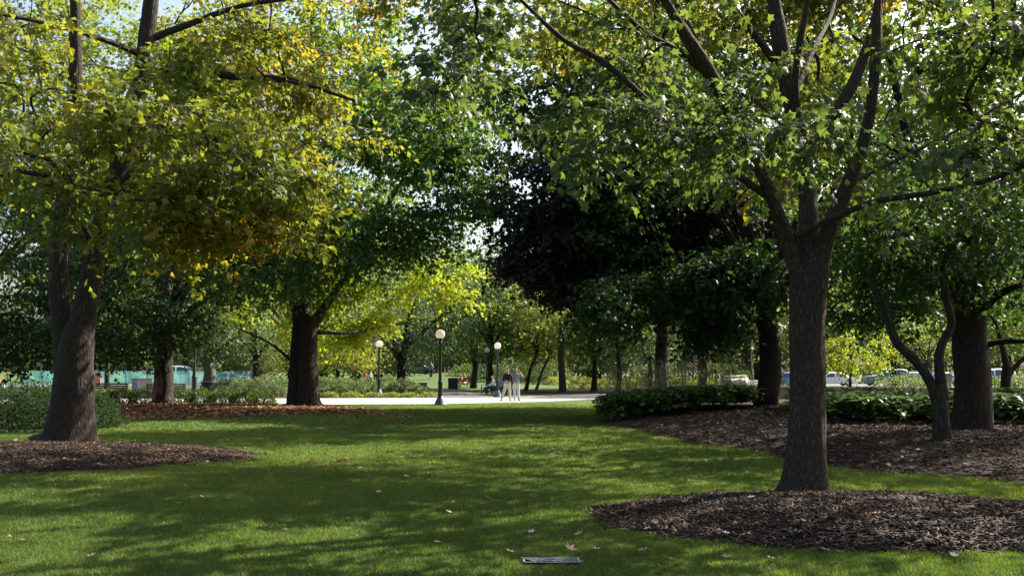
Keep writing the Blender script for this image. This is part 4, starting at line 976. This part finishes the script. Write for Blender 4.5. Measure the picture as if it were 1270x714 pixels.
# 2 left forked tree
D = 21.3
limbs = [L(D, [(80, 556, N, .66), (84, 540, N, .54), (89, 500, N, .44), (92, 460, N, .40), (96, 425, N, .38), (100, 400, N, .29)]),
 L(D, [(97, 435, N, .32), (106, 385, N, .26), (119, 315, N, .22), (134, 250, 21.2, .20), (156, 180, 21, .20), (176, 100, 21, .185), (184, 40, 21, .17), (190, -30, 21, .14), (200, -160, 21, .05)]),
 L(D, [(88, 480, 21.35, .30), (79, 405, 21.45, .25), (72, 325, 21.6, .21), (80, 250, 21.8, .18), (92, 180, 22, .16), (95, 100, 22, .14), (93, 0, 22, .11), (90, -130, 22, .05)]),
 L(D, [(176, 100, 21, .10), (225, 85, 20, .085), (290, 95, 19, .07), (360, 100, 18.2, .05), (440, 125, 17.5, .02)]),
 L(D, [(183, 50, 21, .09), (230, 32, 21.2, .08), (300, 8, 21.5, .06), (400, -8, 22, .03)]),
 L(D, [(180, 70, 21, .08), (130, 50, 20, .06), (60, 30, 19, .05), (-40, 10, 18, .02)]),
 L(D, [(80, 250, 21.8, .08), (40, 190, 21, .06), (0, 205, 20, .05), (-70, 190, 19, .02)]),
 L(D, [(136, 250, 21.2, .08), (190, 180, 19.8, .06), (250, 170, 18.4, .045), (310, 190, 17.4, .02)]),
 L(D, [(122, 312, 21.4, .07), (80, 240, 19.2, .05), (60, 200, 17.8, .04), (30, 190, 16.6, .02)])]
blobs = [((-9.3, 21.5, 9.4), (7.6, 7.0, 4.9), 235), ((-7.2, 15.8, 4.9), (4.0, 2.0, 1.3), 72), ((-8.4, 16.4, 6.2), (3.6, 1.8, 1.3), 26), ((-9.2, 16.0, 3.9), (2.0, 1.4, .8), 18), ((-4.7, 16.4, 4.4), (1.8, 1.2, .7), 26), ((-5.6, 18.2, 6.6), (2.2, 2, 1.7), 34)]
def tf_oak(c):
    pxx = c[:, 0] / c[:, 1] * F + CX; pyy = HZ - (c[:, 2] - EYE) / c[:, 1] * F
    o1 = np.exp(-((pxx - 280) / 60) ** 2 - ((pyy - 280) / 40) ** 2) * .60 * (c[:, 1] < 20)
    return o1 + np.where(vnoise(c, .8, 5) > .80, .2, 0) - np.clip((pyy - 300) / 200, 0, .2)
def f_oak(c):
    pxx = c[:, 0] / c[:, 1] * F + CX; pyy = HZ - (c[:, 2] - EYE) / c[:, 1] * F
    tw = (pxx > 55) & (pxx < 205) & (pyy < 120) & (c[:, 1] < 21.5) & (vnoise(c, 1.4, 23) > .3)
    return ~tw & (pyy < 350 - np.clip((pxx - 150) * .1, 0, 60)) & (pxx < 470) & ~((pyy > 250) & (pxx > 40) & (pxx < 165) & (c[:, 1] < 21.5) & (vnoise(c, 1.7, 3) > .80))
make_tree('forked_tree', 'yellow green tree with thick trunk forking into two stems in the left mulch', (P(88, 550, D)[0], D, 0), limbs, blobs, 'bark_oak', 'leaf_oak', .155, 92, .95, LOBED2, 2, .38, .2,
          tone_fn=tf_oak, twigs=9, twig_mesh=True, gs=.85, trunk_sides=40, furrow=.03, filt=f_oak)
# 3 middle double trunk tree
D = 42.7
limbs = [L(D, [(383, 508, N, .62), (382, 495, N, .48), (382, 450, N, .42), (383, 410, N, .42), (385, 392, N, .40)]),
 L(D, [(365, 507, 42.9, .40), (366, 480, 42.9, .31), (368, 430, 42.9, .28), (370, 395, 42.9, .26), (360, 360, 43, .2), (335, 300, 43.5, .15), (320, 200, 44, .10), (310, 60, 44, .05)]),
 L(D, [(378, 400, N, .3), (374, 340, N, .25), (378, 240, N, .2), (385, 120, N, .14), (390, -40, N, .08)]),
 L(D, [(390, 402, N, .26), (410, 370, 43, .18), (446, 318, 43.5, .13), (490, 240, 44, .09), (530, 170, 44, .04)]),
 L(D, [(365, 450, 42.9, .09), (345, 433, 42, .07), (325, 420, 41, .05), (290, 405, 40, .02)]),
 L(D, [(395, 412, N, .10), (430, 413, 44, .08), (480, 405, 46, .05), (530, 395, 47, .02)]),
 L(D, [(370, 385, 43, .14), (345, 355, 41, .1), (300, 330, 39, .07), (250, 310, 37, .03)])]
blobs = [((-8.6, 42, 11.2), (7.4, 6.5, 7.6), 480), ((-8.5, 38.5, 6.6), (5.8, 2.6, 2.4), 90), ((-3.4, 40.5, 11.0), (3.7, 3.8, 5.0), 200)]
def f_mid(c):
    pxx = c[:, 0] / c[:, 1] * F + CX; pyy = HZ - (c[:, 2] - EYE) / c[:, 1] * F
    return ~((pxx > 400) & (pyy > 334)) & ~((pxx > 320) & (pyy > 362))
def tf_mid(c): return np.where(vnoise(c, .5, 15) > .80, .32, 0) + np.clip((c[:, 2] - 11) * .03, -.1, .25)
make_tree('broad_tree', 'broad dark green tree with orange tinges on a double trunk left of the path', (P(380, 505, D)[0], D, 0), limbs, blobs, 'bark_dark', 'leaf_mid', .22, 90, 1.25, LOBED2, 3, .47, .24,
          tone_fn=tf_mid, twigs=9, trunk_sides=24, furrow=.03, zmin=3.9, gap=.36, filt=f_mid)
# 4 yellow maple behind it
x, D = -10.55, 49.5
make_tree('yellow_maple', 'bright yellow green tree glowing behind the double trunk', (x, D, 0), auto_limbs(x, D, .22, 2.6, 6.0, 6, 3, 6, 4), [((-8.0, 49, 5.9), (7.2, 4.5, 2.6), 290), ((-4.6, 47.5, 4.9), (3.4, 3, 1.9), 110), ((-8.2, 46.4, 4.8), (4.2, 2.2, 1.9), 260)], 'bark_dark', 'leaf_yellow', .2, 84, 1.2, LOBED2, 4, .34, .2, zmin=2.7, twigs=9)
# 5 dark purple maple
D = 41.5; x = gx(822, D)
make_tree('purple_maple', 'dark purple leaved maple right of the path gap', (x, D, 0), auto_limbs(x, D, .30, 3.3, 8.2, 6, 5, 7, 5), [((5.4, 41, 9.0), (6.2, 5, 5.4), 560), ((4.2, 38.5, 6.6), (4.4, 2.5, 2.7), 260)], 'bark_smooth', 'leaf_purple', .25, 100, 1.2, LOBED2, 5, .35, .22, zmin=3.7, twigs=9, gap=.18)
# 6 red brown trunk tree in bed
D = 34.6; x = gx(950, D)
make_tree('spreading_tree', 'spreading dark tree whose thick trunk stands left of the foreground trunk', (x, D, 0), auto_limbs(x, D, .42, 3.6, 8.8, 7, 6, 8, 6), [((9.6, 34.5, 8.8), (7.4, 6, 6.3), 430), ((7.4, 32.5, 4.2), (3.4, 2.2, 1.9), 90), ((7.2, 32.2, 3.9), (4.6, 1.8, 1.8), 85), ((11, 33, 5.2), (4.4, 2.5, 2.0), 70), ((4.5, 30, 10.6), (5.4, 4.2, 2.3), 170)], 'bark_red', 'leaf_deep', .2, 84, 1.05, LOBED2, 6, .40, .2, zmin=2.1, twigs=9, gap=.38, trunk_sides=22, furrow=.03)  # high forward blob is crown added to shade the middle lawn
# 7 thick dark trunk at right
D = 20.9; x = gx(1203, D)
limbs = [L(D, [(1203, 556, N, .52), (1204, 530, N, .42), (1206, 470, N, .385), (1204, 420, N, .36), (1200, 380, N, .36), (1196, 345, N, .30)]),
 L(D, [(1197, 365, N, .26), (1180, 320, 20.8, .2), (1160, 260, 20.6, .15), (1130, 180, 20.4, .11), (1100, 60, 20, .05)]),
 L(D, [(1203, 365, N, .28), (1218, 310, 21, .22), (1235, 240, 21.2, .16), (1250, 130, 21.4, .1), (1260, -40, 21.6, .05)]),
 L(D, [(1210, 395, N, .10), (1240, 365, 20, .09), (1275, 350, 19, .07), (1330, 330, 18, .03)]),
 L(D, [(1210, 430, N, .08), (1250, 423, 20.5, .07), (1300, 425, 20, .04)])]
make_tree('thick_tree', 'thick dark trunked tree in the raised bed near the right edge', (x, D, 0), limbs, [((10.6, 21.2, 8.3), (6.0, 5.4, 5.0), 330), ((9.6, 20, 4.3), (3.4, 2.4, 1.5), 75)], 'bark_red', 'leaf_deep', .15, 84, .95, LOBED2, 7, .42, .22, zmin=2.75, twigs=9, gap=.36, trunk_sides=32, furrow=.03)
# 8 small twisted tree
D = 18.3; x = gx(1170, D)
limbs = [L(D, [(1171, 570, N, .26), (1170, 552, N, .18), (1168, 520, N, .155), (1165, 490, N, .145), (1163, 475, N, .12)]),
 L(D, [(1164, 505, N, .11), (1154, 474, N, .10), (1136, 448, N, .095), (1112, 424, N, .09), (1100, 390, N, .085), (1083, 350, N, .07), (1080, 315, 18.1, .06), (1070, 270, 17.8, .03)]),
 L(D, [(1171, 495, N, .11), (1165, 455, N, .10), (1167, 430, N, .085), (1180, 402, N, .08), (1174, 370, N, .075), (1170, 330, 18.2, .06), (1190, 290, 18, .04)])]
make_tree('twisted_tree', 'small tree with two twisted stems dividing near the ground', (x, D, 0), limbs, [((8.2, 18.6, 4.6), (2.6, 2.0, 1.3), 70)], 'bark_smooth', 'leaf_deep', .12, 70, .7, LOBED2, 8, .5, .2, zmin=3.2, twigs=8, trunk_sides=24, furrow=.012)
# 9 small forked tree right edge
D = 32; x = gx(1247, D)
limbs = [([P(1247, 516, D), P(1247, 480, D), P(1249, 455, D)], [.22, .16, .15]), ([P(1249, 470, D), P(1258, 455, D), P(1275, 440, D), P(1300, 420, D)], [.09, .08, .07, .03]), ([P(1249, 458, D), P(1243, 430, D), P(1235, 400, D)], [.12, .09, .04])]
make_tree('forked_sapling', 'small dark tree forking low at the right edge', (x, D, 0), limbs, [((gx(1250, D), D, 4.4), (2.6, 2.2, 1.6), 60)], 'bark_dark', 'leaf_mid', .15, 64, .85, KITE, 9, .5, .2, zmin=2.6)
# 10 sapling with yellow green leaves
D = 54; x = gx(1055, D)
make_tree('sapling', 'thin sapling with bright yellow green leaves by the tan wall', (x, D, 0), auto_limbs(x, D, .085, 1.4, 3.0, 1.8, 1.2, 4, 10), [((x + .2, D, 2.75), (2.3, 1.8, 1.25), 60)], 'bark_smooth', 'leaf_yellow', .15, 70, .6, KITE, 10, .40, .2)
D = 58; x = gx(1150, D)
make_tree('sapling', 'yellow green tree behind the fork of the twisted stems', (x, D, 0), auto_limbs(x, D, .10, 1.8, 3.6, 1.8, 1.2, 4, 11), [((x - .6, D, 3.5), (3.2, 1.8, 1.5), 42)], 'bark_smooth', 'leaf_lime', .15, 70, .7, KITE, 11, .35, .2)
# 11 mottled trunk tree
D = 44.4; x = gx(201, D)
make_tree('mottled_tree', 'tree with dark trunk patched with paler bark behind the leaf bed', (x, D, 0), auto_limbs(x, D, .44, 2.8, 7, 6, 5, 7, 12, lean=(.15, 0)), [((x + .3, D, 7.2), (6.4, 5.2, 4.6), 300), ((x - 1, D - 2.5, 3.6), (4.4, 2, 1.4), 60), ((-15.0, 46.2, 4.3), (1.8, 1.2, 1.2), 26)], 'bark_patch', 'leaf_deep', .2, 80, 1.15, LOBED2, 12, .5, .25, zmin=2.3, gap=.38, trunk_sides=20, furrow=.03)
# 12 left edge dark tree
D = 36; x = gx(-70, D)
make_tree('edge_tree', 'dark low branched tree filling the left edge behind the forked trunk', (x, D, 0), auto_limbs(x, D, .35, 2.5, 7, 6, 5, 7, 13), [((x + 1, D, 6.6), (7, 5.5, 4.8), 330), ((gx(40, D), D, 2.9), (4.4, 2, 1.3), 70)], 'bark_dark', 'leaf_deep', .18, 84, 1.1, LOBED2, 13, .30, .2, zmin=1.7, gap=.34)

# background trees: prototypes then copies
def bg(px, D, r, hf, cz, rx, rz, leaf, bark, seed, label, n=150, zmin=2.2, tone0=.45, name='park_tree', lean=(0, 0), ls=.30, per=48, cR=1.35, off=0, ry=None, nl=5):
    x = gx(px, D); z = float(gz(x, D))
    return make_tree(name, label, (x, D, z), auto_limbs(x, D, r, hf, cz, rx, rz, nl, seed, lean), [((x + off + lean[0], D + lean[1], cz), (rx, ry or rx * .85, rz), n)], bark, leaf, ls, per, cR, KITE, seed, tone0, .25, zmin=zmin, group='trees beyond the path', gap=.38)
bg(497, 82, .42, 2.3, 6.6, 7.2, 4.6, 'leaf_blue', 'bark_dark', 21, 'broad blue green tree with low fork behind the sunlit shrubs', 260, 1.9, .4)
bg(698, 71, .26, 5.2, 7.4, 5.0, 3.2, 'leaf_lime', 'bark_smooth', 22, 'lime green tree on a tall straight trunk right of the couple', 170, 3.3, .45)
bg(737, 77, .22, 2.6, 5.4, 3.8, 2.9, 'leaf_blue', 'bark_dark', 23, 'small dark trunked tree between the straight trunk and yellow flowers', 120, 2.6, .45)
bg(767, 74, .20, 2.8, 5.2, 3.4, 2.6, 'leaf_mid', 'bark_dark', 24, 'small tree with thin trunk left of the dark leafy bed', 110, 2.6, .5)
bg(806, 78, .2, 3, 6.4, 4.2, 3.4, 'leaf_blue', 'bark_dark', 25, 'thin trunked tree over the left end of the leafy bed', 120, 2.6, .4)
bg(610, 80, .28, 3.6, 7.6, 4.8, 4.6, 'leaf_blue', 'bark_red', 26, 'red brown trunked tree right beside the far globe lamp', 180, 3, .45)
bg(588, 86, .3, 3.2, 7.6, 4.6, 5.0, 'leaf_mid', 'bark_smooth', 27, 'grey trunked tree above the two people in orange', 170, 2.8, .4)
bg(652, 79, .15, 3.0, 6.2, 4.2, 3.2, 'leaf_lime', 'bark_red', 28, 'slim leaning tree behind the couple', 130, 2.8, .5, lean=(.9, 0))
bg(665, 83, .12, 3.0, 5.6, 3.4, 2.8, 'leaf_lime', 'bark_pale', 29, 'pale stemmed slim tree right of the couple', 90, 2.8, .5, lean=(1.2, 0))
bg(258, 78, .50, 2.2, 6.6, 6.2, 4.4, 'leaf_blue', 'bark_pale', 32, 'pale trunked tree forking low behind the round bin', 200, 2.6, .5)
bg(317, 90, .34, 2.8, 6.8, 5.6, 4.2, 'leaf_blue', 'bark_dark', 33, 'dark trunked tree at the right end of the teal fence', 170, 2.4, .45)
bg(133, 92, .22, 3.0, 6.4, 5.2, 3.8, 'leaf_lime', 'bark_dark', 34, 'thin dark trunked tree before the fence right of the salmon board', 140, 2.6, .6)
bg(420, 95, .2, 2.2, 4.8, 4.4, 3.4, 'leaf_lime', 'bark_dark', 35, 'orange tinged small tree right of the double trunk', 150, 1.4, .72)
bg(445, 104, .2, 2.2, 5.2, 4.6, 3.8, 'leaf_lime', 'bark_dark', 36, 'yellowish tree beyond the sunlit shrubs', 150, 1.4, .72)
bg(358, 108, .2, 2.2, 5.2, 4.6, 3.8, 'leaf_lime', 'bark_dark', 37, 'yellowish small tree glimpsed left of the double trunk', 140, 1.4, .7)
bg(870, 66, .3, 2.6, 6.8, 5.2, 4.6, 'leaf_blue', 'bark_dark', 38, 'grey green tree behind the raised bed left of the stones', 170, 2.2, .45)
bg(1010, 74, .25, 3, 7, 5.2, 4.4, 'leaf_deep', 'bark_dark', 39, 'dark tree beyond the wall behind the foreground trunk', 170, 2.7, .55)
bg(1110, 78, .25, 3, 7, 5.2, 4.4, 'leaf_mid', 'bark_dark', 40, 'tree beyond the wall behind the bent stem', 170, 2.9, .6)
bg(1205, 76, .25, 3, 7, 5.2, 4.4, 'leaf_deep', 'bark_dark', 41, 'tree beyond the wall behind the thick dark trunk', 170, 2.9, .6)
bg(1290, 70, .25, 3, 7, 5.2, 4.4, 'leaf_mid', 'bark_dark', 42, 'tree beyond the wall at the right edge', 170, 2.9, .5)
for px, D, cz, rx, rz, lf, sd, lb in ((82, 62, 17, 9, 10.5, 'leaf_lime', 71, 'tall yellow green tree rising behind the forked trunk'), (203, 66, 17, 9, 10, 'leaf_lime', 72, 'tall yellow green tree rising behind the mottled trunk'),
        (380, 70, 17, 8.5, 10, 'leaf_mid', 73, 'tall tree rising behind the double trunk'), (1004, 64, 15, 9, 10, 'leaf_lime', 74, 'tall light green tree rising behind the foreground crown'), (930, 92, 15, 8, 9, 'leaf_blue', 75, 'tall blue green tree rising behind the purple maple')):
    bg(px, D, .4, 6, cz, rx, rz, lf, 'bark_dark', sd, lb, 400, 5, .5, name='tall_tree', ls=.34, cR=1.6, per=60)
for i, (px, D, lf, lb) in enumerate(((548, 118, 'leaf_blue', 'pale green low branched tree left of the far walker'), (590, 114, 'leaf_lime', 'light green low branched tree far behind the far bench'), (640, 116, 'leaf_blue', 'pale blue green tree far behind the couple'), (690, 112, 'leaf_lime', 'light green low tree far behind the straight trunk'), (745, 116, 'leaf_blue', 'pale green low tree far behind the yellow flowers'), (470, 116, 'leaf_lime', 'light green low tree far behind the lamp among shrubs'))):
    bg(px, D, .25, 2, 6.2, 5.6, 5.4, lf, 'bark_smooth', 80 + i, lb, 170, 1.4 if i else 2.6, .55, ls=.32, cR=1.4)
# wood behind everything
protoA = bg(-60, 132, .4, 3, 8.5, 8, 8.6, 'leaf_blue', 'bark_dark', 51, 'distant tree closing the view at the far left edge', 260, .4, .45, ls=.42, cR=1.6, per=52)
protoB = bg(60, 136, .4, 3, 8.5, 8.5, 8.8, 'leaf_mid', 'bark_dark', 52, 'distant tree above the left end of the teal fence', 260, .4, .55, ls=.42, cR=1.6, per=52)
protoC = bg(160, 130, .4, 3, 8, 8, 8.2, 'leaf_lime', 'bark_dark', 53, 'distant yellowish tree above the teal fence', 260, .4, .4, ls=.42, cR=1.6, per=52)
spots = [(240, 138), (320, 134), (400, 140), (470, 128), (540, 136), (600, 130), (665, 126), (730, 132), (800, 128), (870, 134), (940, 128), (1010, 138), (1090, 134), (1170, 140), (1250, 134), (1330, 138)]
for i, (px, D) in enumerate(spots):
    s = (protoA, protoB, protoC)[(i * 2 + i // 3) % 3]
    x = gx(px, D); sc = 1.3 if (px < 570 or px > 740) else .95
    copy_tree(s, (x, D, float(gz(x, D)) - .2), i * 1.3, 'distant tree in the wood that closes the view', 'trees of the far wood', sc)
# unseen trees placed off frame on the right to shade the lawn
for i, (x, D, sc) in enumerate(((14.5, 13.5, 1), (17.5, 29, 1.0), (13.5, 5.5, .9), (20, 42, 1))):
    if i == 0: sh = make_tree('unseen_shade_tree', 'tall unseen tree right of the frame, placed to shade the foreground lawn', (x, D, 0), auto_limbs(x, D, .4, 4, 9.5, 6, 5, 7, 60), [((x, D, 9.5), (6, 6, 5), 250)], 'bark_dark', 'leaf_mid', .24, 60, 1.2, KITE, 60, .4, .2, zmin=4.5, gap=.42, group='unseen trees placed along the right side for shade')
    else: copy_tree(sh, (x, D, 0), i * 2.1, 'tall unseen tree right of the frame, placed to shade the foreground lawn', 'unseen trees placed along the right side for shade', sc)

# ------------------------------------------------------------------ light, sky, camera
w = bpy.data.worlds.new('World'); bpy.context.scene.world = w; w.use_nodes = True; nt = w.node_tree; nt.nodes.clear()
sk = nt.nodes.new('ShaderNodeTexSky'); sk.sky_type = 'NISHITA'; sk.sun_disc = False; sk.sun_elevation = math.radians(SUN_EL); sk.sun_rotation = math.radians(SUN_AZ)
sk.air_density = 1.0; sk.dust_density = 5.0; sk.ozone_density = 1.0
bgd = nt.nodes.new('ShaderNodeBackground'); bgd.inputs['Strength'].default_value = .10; ow = nt.nodes.new('ShaderNodeOutputWorld')
nt.links.new(sk.outputs[0], bgd.inputs[0]); nt.links.new(bgd.outputs[0], ow.inputs[0])
sl = bpy.data.lights.new('sun', 'SUN'); sl.energy = 5.0; sl.angle = math.radians(.53); sl.color = (1, .93, .82)
so = bpy.data.objects.new('sun', sl); C.objects.link(so)
d = Vector((math.sin(math.radians(SUN_AZ)) * math.cos(math.radians(SUN_EL)), math.cos(math.radians(SUN_AZ)) * math.cos(math.radians(SUN_EL)), math.sin(math.radians(SUN_EL))))
so.rotation_euler = d.to_track_quat('Z', 'Y').to_euler(); so.location = d * 50
cam = bpy.data.cameras.new('camera'); cam.sensor_width = 36; cam.lens = 36 * F / 1270; cam.shift_y = (HZ - 357) / 1270; cam.clip_end = 4000; cam.clip_start = .1
co = bpy.data.objects.new('camera', cam); C.objects.link(co); co.location = (0, 0, EYE); co.rotation_euler = (math.pi / 2, 0, 0)
S = bpy.context.scene; S.camera = co
S.view_settings.view_transform = 'Standard'; S.view_settings.look = 'None'; S.view_settings.exposure = 1.68; S.view_settings.gamma = 1; S.view_settings.use_curve_mapping = False
S.cycles.max_bounces = 8; S.cycles.diffuse_bounces = 5; S.cycles.transmission_bounces = 4; S.cycles.transparent_max_bounces = 6; S.cycles.glossy_bounces = 2
S.cycles.use_denoising = True; S.cycles.volume_bounces = 0; S.cycles.volume_max_steps = 64
